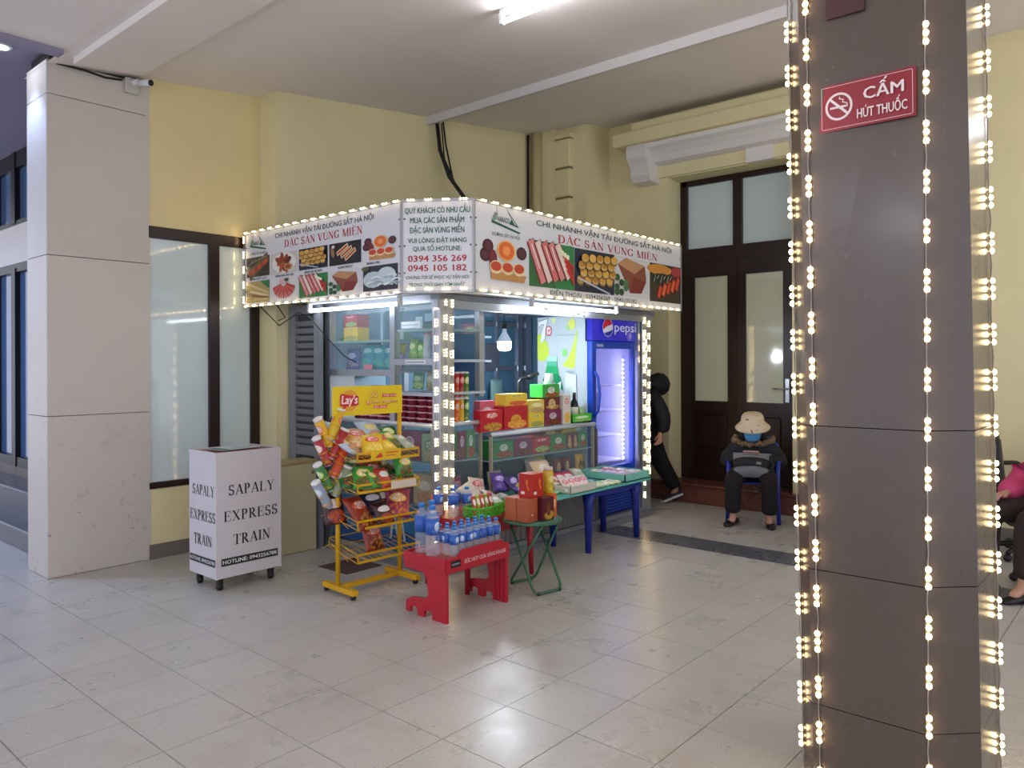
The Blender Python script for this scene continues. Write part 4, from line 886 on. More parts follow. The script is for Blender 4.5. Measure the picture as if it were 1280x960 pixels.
M_YELO = PK('#ecc83c', '#f3dc5a', '#e8883c', '#d85a3c', 'Z', ly=.8, lw=.3, lh=.1, text='#2a5aa0')
M_TAN = PK('#b5a57c', '#d8ccb0', '#8a5a30', '#c99a5a', 'Z')
# -- on the lower counter
T0 = .966
cs = [('red carton of chocolate pies at the left end of the lower counter', (4.22, 3.99, T0), (4.47, 4.07, T0+.165), M_RED),
 ('wide red carton with yellow biscuits beside the red pie carton', (4.49, 3.99, T0), (4.77, 4.15, T0+.185), PK('#c2202f', '#e8b03a', '#f0d070', '#e8903a', 'Z', ly=.42, lw=.22, lh=.2, text='#c2202f')),
 ('small pink and white carton peeping over the red pie carton', (4.33, 4.1, T0), (4.5, 4.17, T0+.23), PK('#d86a7c', '#f0e8e4', '#7a2a20', '#e0c090', 'Z')),
 ('yellow carton lying on top of the wide red carton', (4.52, 4.0, T0+.186), (4.78, 4.12, T0+.28), M_YELO),
 ('yellow and pink carton next to the wide red carton on the counter', (4.79, 3.99, T0), (4.985, 4.1, T0+.115), M_YEL),
 ('pale yellow carton stacked second beside the yellow biscuit carton', (4.80, 4.0, T0+.116), (5.0, 4.1, T0+.22), PK('#dcc45a', '#e8dc90', '#c85a5a', '#c8b070', 'Z')),
 ('purple carton at the bottom of the tall stack on the counter', (4.99, 3.99, T0), (5.22, 4.15, T0+.13), M_PURP),
 ('dark red carton with cream panel in the middle of the tall stack', (5.0, 4.0, T0+.131), (5.21, 4.14, T0+.235), M_BRN),
 ('bright green carton on top of the tall stack of cartons', (4.98, 4.0, T0+.236), (5.21, 4.14, T0+.345), PK('#3faa48', '#e4ece0', '#c46a2e', '#8a3f1c', 'Z', ly=.55, lw=.2, lh=.25, text='#2f6b3c')),
 ('tall slim white carton with orange print standing on the counter', (5.235, 3.98, T0), (5.34, 4.04, T0+.25), PK('#e2d8cc', '#d85a4a', '#e8a03a', '#e8c060', 'Z', ly=.78, lw=.3, lh=.1))]
for l_, a, b, m in cs: pack_box(l_, a, b, m)
def tray(label, a, b, m, t=.008, h=None, cat='tray', nm='display_tray', holes=False):
    c = ((a[0]+b[0])/2, (a[1]+b[1])/2, a[2]); w_, d_, h_ = b[0]-a[0], b[1]-a[1], b[2]-a[2]
    o = thing(nm, label, cat, c)
    G().box((-w_/2, -d_/2, 0), (w_/2, d_/2, t), m).obj('base', o)
    if not holes:
        for q0, q1 in (((-w_/2, -d_/2, 0), (w_/2, -d_/2+t, h_)), ((-w_/2, d_/2-t, 0), (w_/2, d_/2, h_)), ((-w_/2, -d_/2, 0), (-w_/2+t, d_/2, h_)), ((w_/2-t, -d_/2, 0), (w_/2, d_/2, h_))): G().box(q0, q1, m).obj('side', o)
    else:
        for ax in range(4):
            ln = w_ if ax % 2 == 0 else d_; off = (d_ if ax % 2 == 0 else w_)/2-t/2; g = G(); n = max(3, int(ln/.022))
            for z in (t, h_*.45, h_-.008): g.box((-ln/2, -t/2, z-.005), (ln/2, t/2, z+.006), m)
            for i in range(n+1): x = -ln/2+i*ln/n; g.box((x-.004, -t/2, 0), (x+.004, t/2, h_), m)
            g.box((-ln/2, -t, h_-.012), (ln/2, t, h_), m)
            s = g.obj('side', o); s.rotation_euler = (0, 0, ax*PI/2); s.location = [(0, -off, 0), (off, 0, 0), (0, off, 0), (-off, 0, 0)][ax]
    return o
LIME = mat('#5fc83a', .4, name='lime_plastic')
tray('low green patterned tray at the right end of the lower counter', (5.36, 3.98, T0), (5.66, 4.14, T0+.075), PK('#4fc83c', '#c8f0b0', '#2a6a2a', '#9fe070', 'Z'))
wb = thing('wine_bottle', 'dark wine bottle with cream label standing in the low green tray', 'bottle', (5.50, 4.06, T0+.009))
G().lathe([(.034, 0), (.036, .006), (.036, .14), (.03, .17), (.015, .195), (.013, .235), (.015, .237), (.015, .25)], mat('#14201a', .12, name='dark_glass'), 18).obj('body', wb)
G().lathe([(.0365, .045), (.0365, .125)], mat('#dcd6c0', .6, name='paper_label'), 18).obj('label_band', wb); G().lathe([(.0152, .2), (.0155, .252), (.0001, .253)], mat('#2b1014', .4), 12).obj('foil_cap', wb)
for i, (x, y, h_) in enumerate([(5.56, 4.07, .14), (5.60, 4.05, .12)]): bag(['clear green leafy packet behind the wine bottle', 'small green packet at the right of the wine bottle'][i], (x, y, T0+.012+h_/2), (PI/2-.1, .1*i, .2), .08, h_, .03, mat(['#8fb070', '#b7cf9a'][i], .3, name='green_film'))
bag('crumpled clear bag with pink and blue print behind the tall carton', (5.33, 4.12, T0+.2), (PI/2-.1, .5, .1), .2, .24, .07, PK('#c3c6d2', '#e0c0cc', '#8f9ad0', '#e0e0ec', ly=.6))
mg = thing('white_cup', 'white paper cup upside down on the green carton', 'cup', (5.14, 4.06, T0+.346)); G().lathe([(.042, 0), (.034, .09), (.0001, .091)], mat('#e4e8ec', .4, name='white_paper'), 18).obj('cup', mg); G().tube([(-.044, 0, .002), (.0, .044, .002), (.044, 0, .002), (0, -.044, .002)], .003, mat('#e4e8ec', .4, name='white_paper'), 6, closed=True).obj('lip', mg)
tp = thing('cup_sealer', 'black bent metal arm rising behind the counter cartons', 'tap', (5.02, 4.3, .966)); G().tube([(0, 0, 0), (0, 0, .36), (.03, 0, .39), (.16, -.02, .4)], .014, BLACK, 10).obj('arm', tp); G().tube([(.12, -.015, .4), (.24, -.02, .43)], [.024, .018], BLACK, 10).obj('grip', tp)
# -- inside the lower counter
S1 = .746
for i, (x0, x1, m, l_) in enumerate([(4.40, 4.63, M_GREEN, 'green carton at the left of the glass shelf in the lower counter'), (4.635, 4.87, M_PURP, 'purple carton second from left on the glass shelf in the lower counter'), (4.875, 5.10, M_REDB, 'red carton in the middle of the glass shelf in the lower counter'), (5.105, 5.33, M_GREEN, 'green carton right of the red one in the lower counter'), (5.335, 5.42, M_BRN, 'brown and cream coffee carton in the lower counter'), (5.425, 5.50, M_BRN, 'second brown coffee carton beside its twin in the lower counter'), (5.51, 5.64, M_GREEN, 'green carton at the right end of the lower counter shelf')]):
    pack_box(l_, (x0, 4.02, S1), (x1, 4.2, S1+.13), m)
pack_box('dark purple carton lying on the back row in the lower counter', (5.02, 4.06, S1+.131), (5.3, 4.18, S1+.175), M_BRN); pack_box('yellow flat carton lying above the coffee cartons', (5.33, 4.06, S1+.131), (5.52, 4.18, S1+.165), M_YEL)
S2 = .463
bag('beige bag with black lettering low in the left of the lower counter', (4.50, 4.1, S2+.09), (PI/2-.2, 0, 0), .16, .17, .07, PK('#c7c2a0', '#c7c2a0', '#a09468', '#d8d0b0', ly=.5, text='#1a1a1a', lw=.4, lh=.3))
bag('bag of round bread rolls in the middle of the lower counter', (4.93, 4.06, S2+.13), (PI/2-.3, 0, .2), .2, .22, .09, PK('#d9cfc0', '#e4dccc', '#c98a4a', '#e0b070', ly=.75))
bag('yellow and green snack bag behind the bread rolls', (5.1, 4.16, S2+.15), (PI/2-.2, .1, 0), .22, .22, .08, PK('#b8b83a', '#e0d86a', '#8a4a20', '#c98a4a'))
pack_box('brown and cream coffee carton standing low in the counter', (5.2, 4.05, S2), (5.32, 4.15, S2+.2), M_BRN); pack_box('second brown coffee carton low in the counter', (5.33, 4.05, S2), (5.44, 4.15, S2+.2), M_BRN)
yb = bag('yellow bag with black ink lettering at the low right of the counter', (5.6, 4.08, S2+.13), (PI/2-.05, 0, 0), .13, .17, .05, mat('#d8b03a', .35, name='yellow_film')); P = Print((-.04, -.03, .026), (1, 0, 0), (0, 1, 0)); P.text('An', 0, 0, .08, .06, '#14120f', .02); P.obj('lettering', yb)
# -- corner counter: shelf goods
for i, (x0, m, l_) in enumerate([(3.95, M_GREEN, 'tall green carton left of the purple one behind the corner post'), (4.045, M_PURP, 'tall purple carton between two green ones in the corner counter'), (4.14, M_GREEN, 'tall green carton at the right end of the corner counter')]):
    pack_box(l_, (x0, 4.06, .776), (x0+.09, 4.2, .985), m)
bag('green snack bag low in the corner counter beside the post', (3.98, 4.12, .54), (PI/2-.2, 0, 0), .15, .16, .06, PK('#3f8f3a', '#c8e0a0', '#c46a2e', '#e0a050')); bag('dark pink snack bag low in the corner counter', (4.12, 4.16, .55), (PI/2-.2, 0, 0), .13, .17, .06, PK('#a02a5a', '#c84a7a', '#6a1a3a', '#a02a5a'))
def lbox(label, y0, y1, z, h_, m, x=3.80, d_=.12): return pack_box(label, (x+d_/2-(y1-y0)/2, (y0+y1)/2-d_/2, z), (x+d_/2+(y1-y0)/2, (y0+y1)/2+d_/2, z+h_), m, rz=-PI/2)
lbox('large purple carton on the left glass shelf near the corner post', 4.20, 4.44, .776, .215, M_PURP); lbox('pale green carton beside the large purple one at the corner post', 4.03, 4.19, .776, .2, PK('#8fb08a', '#4f8a55', '#d8cdb0', '#b0a070', 'Z', ly=.6, lw=.3, lh=.2))
lbox('dark red carton on the left glass shelf behind the rack', 4.53, 4.73, .776, .17, M_REDB)
b_ = lbox('pale carton with black brush lettering on the left shelf', 4.80, 5.03, .776, .19, PK('#a9b3a4', '#a9b3a4', '#a9b3a4', '#c3c9ba', 'Z')); P = Print((-.08, -.06, .06), (1, 0, 0), (0, 0, 1)); P.text('An', 0, 0, .13, .08, '#14120f', .02); P.obj('lettering', b_)
lbox('dark red carton low in the left of the corner counter', 4.36, 4.56, .463, .2, M_BRN); lbox('tan food bag box low beside the corner post', 4.05, 4.28, .463, .22, M_TAN); lbox('green carton low at the far left of the corner counter', 4.7, 4.95, .463, .18, M_GREEN)
# -- noodle bowls: body and foil lid, stacked five high
bw = thing('noodle_bowl', 'dark red noodle bowl with pink foil lid stacked on the corner counter', 'bowl', (3.835, 4.09, 1.047), 0, 'noodle bowls stacked on the corner counter')
G().lathe([(.036, 0), (.038, .002), (.047, .034), (.05, .038)], mat('#7d1f38', .35, name='bowl_red', noise=.3, nscale=25), 14).obj('bowl_body', bw)
G().lathe([(.052, .034), (.054, .036), (.054, .043), (.05, .045), (.0001, .044)], mat('#d8a0ae', .3, name='pink_foil', noise=.1, nscale=30), 14).obj('foil_lid', bw)
first = True
for r_, (x, n) in enumerate([(3.835, 10), (3.95, 5)]):
    for i in range(n):
        for k in range(5 if i % 4 != 3 or r_ else 5):
            p = (x+random.uniform(-.004, .004), 4.09+i*.112+random.uniform(-.004, .004), 1.047+k*.0455)
            if first: bw.location = p; first = False
            else: dup(bw, p, random.uniform(0, 6))
dup(bw, (3.84, 4.76, 1.275), 0, 'single noodle bowl standing above the yellow header board'); 
# -- crisp tubes on the counter
def tube_thing(label, p, d, c1, c2, group=None, cat='crisp tube', ln=.19, r=.0245):
    t = thing('crisp_tube', label, cat, p, 0, group); d = Vector(d).normalized(); q = d.to_track_quat('Z', 'Y'); t.rotation_euler = q.to_euler()
    G().lathe([(r, .0), (r, .004), (r*.985, .006), (r*.985, ln-.012)], PK(c1, c2, '#e8c050', c1, 'Z', ly=.7, lw=.45, lh=.16), 16).obj('tube_body', t)
    G().lathe([(r*1.03, ln-.014), (r*1.03, ln-.002), (r*.95, ln), (.0001, ln-.001)], mat('#e4e0dc', .35, name='white_lid'), 16).obj('lid', t)
    G().lathe([(.0001, 0), (r*1.02, .0), (r*1.02, .006)], mat('#b8bcc0', .3, metal=.8, name='tin_rim'), 16).obj('tin_base', t)
    return t
cn = ['orange', 'deep red', 'red and green', 'dark green']; cc = [('#e0922a', '#e8c040'), ('#c03a2a', '#e06a4a'), ('#a8203a', '#e04a3a'), ('#3f7a2a', '#c8c84a')]; c2_ = [('#d86a24', '#e8a040'), ('#dc5a24', '#e8a060'), ('#e0b020', '#c87a1a'), ('#2f6a3a', '#a8c84a')]
for k in range(2):
    for i in range(4): tube_thing(f'{cn[i]} crisp tube in the {["lower", "upper"][k]} layer beside the corner post' if k == 0 else f'{["yellow orange", "orange red", "crimson", "green yellow"][i]} crisp tube in the upper layer beside the corner post', (3.965+i*.051, 4.05, 1.047+k*.192), (0, 0, 1), *(c2_ if k == 0 else cc)[i])
# -- upper cabinets, goods behind glass (X about 3.9)
def cbox(label, y0, y1, z0, z1, m, x=3.86): return lbox(label, y0, y1, z0, z1-z0, m, x)
cbox('red and green carton on top in the upper left cabinet', 5.02, 5.2, 1.787, 1.89, M_REDB); cbox('yellow carton under the red one in the upper left cabinet', 5.02, 5.2, 1.676, 1.786, M_YEL)
bag('flat green packet lying beside the yellow carton', (3.9, 5.21, 1.70), (0, .1, 0), .12, .05, .03, mat('#5a9a4a', .3))
RX = (PI/2-.12, 0, -PI/2)
TEAL = PK('#1f8fa8', '#2fb0b8', '#7fc83a', '#2f9ab0', ly=.75, lw=.4, lh=.12)
bag('blue snack bag with pale pictures at the left of the middle cabinet shelf', (3.9, 5.12, 1.53), RX, .17, .17, .06, PK('#4a62a0', '#8fa0d0', '#d8b080', '#4a62a0')); bag('dark teal bag behind the blue snack bag', (4.0, 5.0, 1.55), RX, .2, .22, .06, mat('#1b6a78', .35))
for i, y in enumerate((4.9, 4.78, 4.66)): bag(['left one of three teal and green snack bags in the cabinet', 'middle one of three teal and green snack bags in the cabinet', 'right one of three teal and green snack bags in the cabinet'][i], (3.88+.01*i, y, 1.54), RX, .15, .2, .06, TEAL, seed=i)
bag('purple packet at the right of the teal snack bags', (3.87, 4.56, 1.51), RX, .06, .14, .03, mat('#5a2a6a', .3)); bag('slim white and purple packet beside the purple one', (3.88, 4.51, 1.505), RX, .04, .13, .02, mat('#b8a8c8', .3)); bag('yellow green packet above the purple packet', (3.95, 4.57, 1.6), RX, .08, .09, .03, mat('#b8b83a', .3))
pack_box('small pink price card in front of the teal bags', (3.80, 4.76, 1.442), (3.805, 4.86, 1.485), mat('#e07a8a', .5), cat='card')
pack_box('pale carton on the right of the top cabinet shelf', (3.9, 4.5, 1.676), (4.0, 4.6, 1.74), mat('#9fc4b8', .5))
bag('light green packet at the left of the narrow cabinet', (3.88, 4.36, 1.60), RX, .09, .15, .05, PK('#7fb84a', '#c8e07a', '#4a8a3a', '#a8d05a')); bag('bright green packet beside the light green one in the narrow cabinet', (3.89, 4.28, 1.59), RX, .08, .13, .05, PK('#5aa83a', '#b8d86a', '#3a7a2a', '#90c84a'))
def jar(label, x, y, z, r, h_, mb, ml, nm='plastic_jar', cat='jar'):
    t = thing(nm, label, cat, (x, y, z)); G().lathe([(r*.95, 0), (r, .004), (r, h_*.78), (r*.8, h_*.84)], mb, 14).obj('jar_body', t); G().lathe([(r*.84, h_*.83), (r*.84, h_*.98), (r*.8, h_), (.0001, h_)], ml, 14).obj('lid', t); return t
WJ = mat('#c8d0d4', .4, name='white_jar'); BJ = mat('#2f86b8', .4, name='blue_jar')
jar('white jar at the bottom in the narrow cabinet', 3.88, 4.2, 1.521, .04, .1, WJ, WJ); jar('white jar with pink cap stacked above the bottom jar', 3.88, 4.2, 1.622, .036, .1, WJ, mat('#d8a0a0', .4)); jar('light blue jar stacked beside the white jars', 3.88, 4.12, 1.521, .032, .085, BJ, mat('#20384a', .4)); jar('upper light blue jar with orange cap', 3.88, 4.12, 1.607, .032, .085, BJ, mat('#c87a3a', .4)); jar('pale green jar next to the corner post', 3.87, 4.055, 1.521, .026, .1, mat('#b8d8b0', .4), WJ)
cbox('slim red carton on the top shelf beside the corner post', 4.035, 4.10, 1.746, 1.88, M_REDB); cbox('pale blue carton on the top shelf of the narrow cabinet', 4.12, 4.22, 1.80, 1.86, mat('#8fb4c8', .4)); cbox('clear plastic tub on the top shelf of the narrow cabinet', 4.24, 4.32, 1.746, 1.84, mat('#a4c8d0', .3))
bag('clear bag of green sweets low in the narrow cabinet', (3.9, 4.33, 1.36), RX, .13, .13, .05, PK('#4a9a6a', '#8fd08a', '#3a8a4a', '#b8e07a')); bag('pale sack with yellow base low in the narrow cabinet', (3.9, 4.17, 1.36), RX, .14, .14, .06, PK('#b3b48a', '#c8c8a0', '#c8c040', '#90905a')); 
# rear shelf goods and things seen through the glass
pack_box('small pink and yellow carton on the rear shelf', (5.12, 5.05, 1.751), (5.3, 5.12, 1.86), PK('#d85a6a', '#e8d05a', '#e8c050', '#d85a6a', 'Z')); jar('green topped bottle on the rear shelf', 5.14, 5.1, 1.521, .04, .16, mat('#c0d4cc', .4), mat('#2fc05a', .4)); pack_box('dark red carton on the lower rear shelf', (5.2, 5.05, 1.521), (5.4, 5.15, 1.6), M_BRN)
bag('clear plastic bag of green goods hanging by the rear glass', (5.62, 5.1, 1.2), (PI/2, 0, .2), .22, .26, .08, mat('#7fa6a0', .3, alpha=.7, name='clear_film'))
# fridge contents
for i, (x, z, c, lb) in enumerate([(5.95, .8, '#5ab89a', 'pale green drink bottle standing on the middle fridge shelf'), (6.06, .8, '#58a8a0', 'second pale green drink bottle in the fridge'), (5.9, 1.04, '#8a80b8', 'violet drink bottle at the left of the upper fridge shelf'), (6.0, 1.04, '#9a6a8a', 'plum drink bottle on the upper fridge shelf'), (6.12, 1.04, '#6a70b8', 'blue drink bottle on the upper fridge shelf'), (5.9, .56, '#2a3fb0', 'blue drink bottle on the lowest fridge shelf'), (6.05, .56, '#3a50b8', 'second blue bottle on the lowest fridge shelf')]): jar(lb, x, 4.25, z, .034, .2, mat(c, .2), mat('#d8dcec', .4), 'drink_bottle', 'bottle')
# ================================================================ RED TABLE WITH WATER
RP = mat('#b0192a', .35, name='red_plastic', noise=.05, nscale=3)
rt = thing('red_plastic_table', 'low bright red plastic crate table holding small water bottles', 'table', (3.06, 3.17, 0))
tw, td = .54, .36
G().box((0, 0, .335), (tw, td, .36), RP).box((-.005, td-.015, .30), (tw, td, .37), RP).box((-.008, 0, .30), (.008, td, .368), RP).box((tw-.01, 0, .30), (tw+.005, td, .368), RP).obj('table_top', rt, bevel=.003)
G().prism([(0, .285), (tw, .285), (tw, .375), (tw-.05, .385), (tw-.07, .405), (.14, .405), (.09, .372), (0, .368)], -.008, .008, RP, None, 'Y').obj('front_rail', rt, bevel=.002)
def end_panel(x, flip=1):
    y = [(0, 0), (0, .31), (.36, .31), (.36, .27), (.2, .265), (.165, .24), (.15, .14), (.17, .115), (.3, .10), (.345, .075), (.35, .01), (.31, .01), (.305, .045), (.27, .05), (.25, .045), (.245, 0), (.19, 0), (.185, .04), (.15, .045), (.12, .04), (.115, -.0)]
    g = G(); g.prism(y, x, x+.022, RP, None, 'X'); o = g.obj('end_panel', rt, bevel=.002)
    for yy in (.02, .055, .09): G().box((x-.006 if flip < 0 else x+.02, yy, .005), (x+.002 if flip < 0 else x+.03, yy+.01, .29), RP).obj('rib', o)
end_panel(.0, 1); end_panel(tw-.022, -1)
P = Print((0, -.009, 0), (1, 0, 0), (0, 0, 1)); P.rect(.03, .315, .11, .355, '#1c1518'); P.rect(.037, .33, .1, .338, '#8a8488'); P.text('SỨC HÚT CỦA SẢNG KHOÁI', .14, .325, .50, .022, '#e8c8cc', .01); P.obj('lettering', rt)
CLR = mat('#dfe6ee', .08, alpha=.2, name='clear_plastic', spec=.8); CAPB = mat('#2f7fd0', .4, name='blue_cap'); LBLM = PK('#2f5fb8', '#9fc4ea', '#3a4a9a', '#5a8ad0', 'Z', ly=.5, lw=.22, lh=.32)
def bottle(label, p, r, h_, group):
    t = thing('water_bottle', label, 'bottle', p, 0, group)
    pr = [(r*.8, 0), (r*.95, .004), (r, .01)]
    for k in range(4): z = .012+(h_*.42)*(k/4); pr += [(r, z), (r*.96, z+h_*.05)]
    pr += [(r, h_*.45), (r, h_*.72), (r*.85, h_*.8), (r*.4, h_*.9), (r*.38, h_*.94)]
    G().lathe(pr, CLR, 14).obj('bottle_body', t)
    G().lathe([(r*1.015, h_*.43), (r*1.015, h_*.75)], LBLM, 14).obj('label_band', t)
    G().lathe([(r*.46, h_*.92), (r*.46, h_*.985), (r*.42, h_), (.0001, h_)], CAPB, 12).obj('cap', t)
    return t
sb = bottle('small water bottle with blue label and cap in the packed rows on the red table', (3.17, 3.215, .361), .029, .172, 'small water bottles packed on the red table')
for j in range(3):
    for i in range(7):
        if (i, j) == (0, 0): continue
        dup(sb, (3.17+i*.0605+random.uniform(-.002, .002), 3.215+j*.061, .361), random.uniform(0, 6))
lb_ = bottle('tall water bottle at the front left corner of the red table', (3.105, 3.33, .361), .042, .295, None)
dup(lb_, (3.12, 3.44, .361), .5, 'tall water bottle standing behind at the left end of the red table'); dup(lb_, (3.215, 3.455, .361), .9, 'tall water bottle third and furthest back on the red table')
# ---- second red table behind with crates
r2 = thing('red_plastic_stool_table', 'darker red plastic side table behind the water bottles', 'table', (3.86, 3.67, 0)); RP2 = mat('#9a1626', .4, name='red_plastic_dark')
G().box((-.34, -.22, .44), (.36, .22, .47), RP2, ch=.01).box((-.33, -.215, .36), (.35, -.2, .45), RP2).box((-.33, .2, .36), (.35, .215, .45), RP2).box((-.335, -.21, .36), (-.32, .21, .45), RP2).box((.335, -.21, .36), (.35, .21, .45), RP2).obj('table_top', r2)
for x, y in ((-.31, -.19), (.33, -.2), (-.31, .19), (.33, .19)): G().tube([(x, y, 0), (x*.94, y*.94, .44)], [.016, .026], RP2, 8).obj('leg', r2)
mb_ = None
for i, p in enumerate([(3.56, 3.76, .471), (3.60, 3.66, .471), (3.685, 3.72, .471), (3.70, 3.63, .471)]):
    if mb_ is None: mb_ = bottle('leftmost mid-size water bottle behind the small ones', p, .036, .19, None)
    else: dup(mb_, p, i, ['', 'second mid-size water bottle from the left behind the small ones', 'third mid-size water bottle from the left behind the small ones', 'mid-size water bottle beside the green crate'][i])
tray('lime green perforated crate nearer the water bottles', (3.64, 3.46, .471), (3.85, 3.60, .54), LIME, .004, holes=True, cat='crate', nm='plastic_crate')
tray('lime green perforated crate to the right beside the maroon boxes', (3.86, 3.50, .471), (4.07, 3.66, .545), mat('#7ad03a', .4, name='lime_plastic'), .004, holes=True, cat='crate', nm='plastic_crate')
for i in range(5): bag(['red and white snack bar at the left of the green crate', 'yellow green snack bar second in the green crate', 'red and yellow snack bar in the middle of the green crate', 'green snack bar fourth in the green crate', 'red snack bar at the right of the green crate'][i], (3.67+i*.04, 3.53, .55), (.9, .2, -.3), .034, .15, .016, PK(['#b83a3a', '#a8b030', '#c83a3a', '#7fa030', '#b02a2a'][i], '#f0e8d8', '#e0d060', '#5a3020'), cat='snack bar', nm='snack_bar')
for i, (x, y) in enumerate([(3.90, 3.54), (3.95, 3.6), (4.0, 3.55), (4.03, 3.62), (3.93, 3.63)]): bag(['white sachet at the left of the right green crate', 'white and green sachet behind in the right crate', 'white sachet in the middle of the right crate', 'pale sachet at the right back of the crate', 'pale green sachet at the left back of the crate'][i], (x, y, .55), (.4, .2*i, .5*i), .09, .07, .03, PK('#cfd8d4', '#e8ecec', '#8fc8a0', '#d0e0d8'), seed=i, nm='sachet', cat='sachet')
# jumble of packets on the red table and the board
bd = G().box((4.16, 3.44, .485), (5.76, 3.92, .5), mat('#5fb3a6', .5, name='teal_board')).obj('teal_board'); tag(bd, 'thin teal board lying over the red and blue tables', 'board')
jm = [('orange red packet at the left of the jumble beside the corner post', (3.62, 3.83, .53), (1.2, .1, -.3), .1, .12, .04, PK('#d8603a', '#e8a050', '#c83a2a', '#e8a050')),
 ('large crumpled white paper bag leaning on the jumble of packets', (3.82, 3.72, .58), (1.0, -.5, -.4), .13, .17, .04, mat('#d8d0c0', .6, name='white_paper_bag', noise=.06, nscale=14)),
 ('red and white packet behind the paper bag', (4.0, 3.82, .60), (1.0, .2, -.2), .14, .15, .05, PK('#cfc0bc', '#c03a3a', '#a84030', '#e0d8d0')),
 ('second red and white packet lying lower right of the paper bag', (4.06, 3.74, .54), (.5, .2, .3), .13, .14, .04, PK('#d0c8c4', '#b83040', '#a84a3a', '#e0dcd8')),
 ('purple foil sweet bag at the left of the purple pile', (4.28, 3.86, .60), (1.0, .1, -.2), .14, .15, .05, PK('#4a2a8a', '#8a6ac8', '#2a1a5a', '#7a5ab0')),
 ('purple foil sweet bag in the middle of the purple pile', (4.38, 3.80, .58), (.8, -.2, .2), .13, .15, .05, PK('#3f2a7a', '#9a8ad0', '#2a1a4a', '#c8c070')),
 ('purple and white sweet bag lowest in the purple pile', (4.36, 3.7, .535), (.4, .1, .5), .13, .14, .04, PK('#5a4a9a', '#d0d0e8', '#3a2a6a', '#b0a8d8')),
 ('lilac and pale green sweet bag at the right of the purple pile', (4.52, 3.8, .57), (.9, .2, -.4), .13, .14, .04, PK('#9a9ad0', '#b8e0c0', '#5a4a9a', '#c8d8b0')),
 ('yellow green flat packet in front of the purple pile', (4.22, 3.62, .515), (.05, 0, .4), .16, .09, .025, PK('#c8cc4a', '#e0e48a', '#a8b03a', '#d8d870')),
 ('pale blue flat packet lying right of the purple pile', (4.45, 3.6, .515), (.05, 0, .1), .16, .1, .025, PK('#b8d4dc', '#e0ecf0', '#8ab4c8', '#d0e0e8')),
 ('light green packet lying behind the red square box', (4.56, 3.58, .515), (.05, 0, .2), .14, .1, .025, PK('#6ad08a', '#c8f0c0', '#3aa05a', '#a0e0a0')),
 ('clear bag of brown bread rolls above the jar', (4.80, 3.86, .62), (1.0, 0, 0), .22, .2, .09, PK('#d8b890', '#d8c8a8', '#b8784a', '#e0b070')),
 ('second bag of brown rolls lower down behind the jar', (4.74, 3.74, .55), (.7, .1, .2), .22, .16, .09, PK('#c8a078', '#d8c0a0', '#a8683a', '#d8a060')),
 ('blue foil packet with white dots behind the white tray', (5.1, 3.84, .55), (.7, .1, .1), .2, .13, .06, PK('#3a54a0', '#a0b4e0', '#4a6ac0', '#d0d8f0')),
 ('silver and yellow crumpled packet right of the blue packet', (5.3, 3.88, .55), (.6, .1, -.1), .14, .12, .05, PK('#c8ccb0', '#e0e0d0', '#d8d040', '#a8b8b0')),
 ('teal packet lying between the blue packet and the turquoise tray', (5.2, 3.72, .515), (.1, 0, .2), .16, .13, .03, PK('#3aa8a0', '#8ad8d0', '#2a8080', '#60c0b8'))]
for i, (l_, p, r_, w_, h_, t_, m) in enumerate(jm): bag(l_, p, r_, w_, h_, t_, m, seed=20+i)
tray('white cardboard tray of red packets on the teal board', (4.64, 3.46, .501), (4.97, 3.62, .56), mat('#d4cfbe', .6, name='cardboard_white'), .004, cat='tray')
for i in range(4): bag(['red and white packet at the left in the white tray', 'red and white packet second in the white tray', 'red and white packet third in the white tray', 'red and white packet at the right in the white tray'][i], (4.69+i*.077, 3.54, .56), (.5, .0, -.5), .075, .17, .03, PK('#d8cfc8', '#c8203a', '#c83a3a', '#e8d8d0'), seed=i+3)
for i in range(3): bag(['large red packet leaning behind the white tray on the left', 'large red packet leaning behind the white tray in the middle', 'large red packet leaning behind the white tray on the right'][i], (4.74+i*.1, 3.7, .56), (.6, .0, -.3), .13, .18, .03, PK('#c82a3a', '#e8d8d8', '#a0b060', '#e0d0c0'), seed=i+5)
for j in range(2):
    for i in range(5):
        x = 5.0+i*.075; bag(f'{["pale green", "cream and green", "white and green", "yellow cream", "cream"][i]} roll packet in the {["front", "back"][j]} row before the turquoise tray', (x, 3.49+j*.07, .515+.0*j), (0, 0, .1), .07, .065, .03, PK(['#b8d0b0', '#d0d4a0', '#d0dcc8', '#e0d890', '#dcd8a8'][i], '#f0f0e0', '#7ab070', '#e8e8d8'), seed=i, cat='packet', nm='sweet_packet')
tq = tray('shallow turquoise cloth-covered tray at the right end of the blue table', (5.39, 3.46, .501), (5.78, 3.93, .565), mat('#7fc8b8', .6, name='turquoise_cloth', noise=.08, nscale=10), .008)
for i in range(6): bag(['pink and white card packet at the front left in the turquoise tray', 'white printed packet at the front right in the turquoise tray', 'lilac packet in the middle left of the turquoise tray', 'pink packet in the middle right of the turquoise tray', 'cream packet at the back left of the turquoise tray', 'pale red packet at the back right of the turquoise tray'][i], (5.49+(i % 2)*.17, 3.55+(i//2)*.13, .555), (.05, 0, .1*i), .15, .12, .03, PK(['#d8b8c4', '#d4d4dc', '#b8b0d0', '#d8a0a8', '#e0d8c0', '#d08a8a'][i], '#f0e8e8', '#7a9ac8', '#e0c8c8'), seed=i+9)
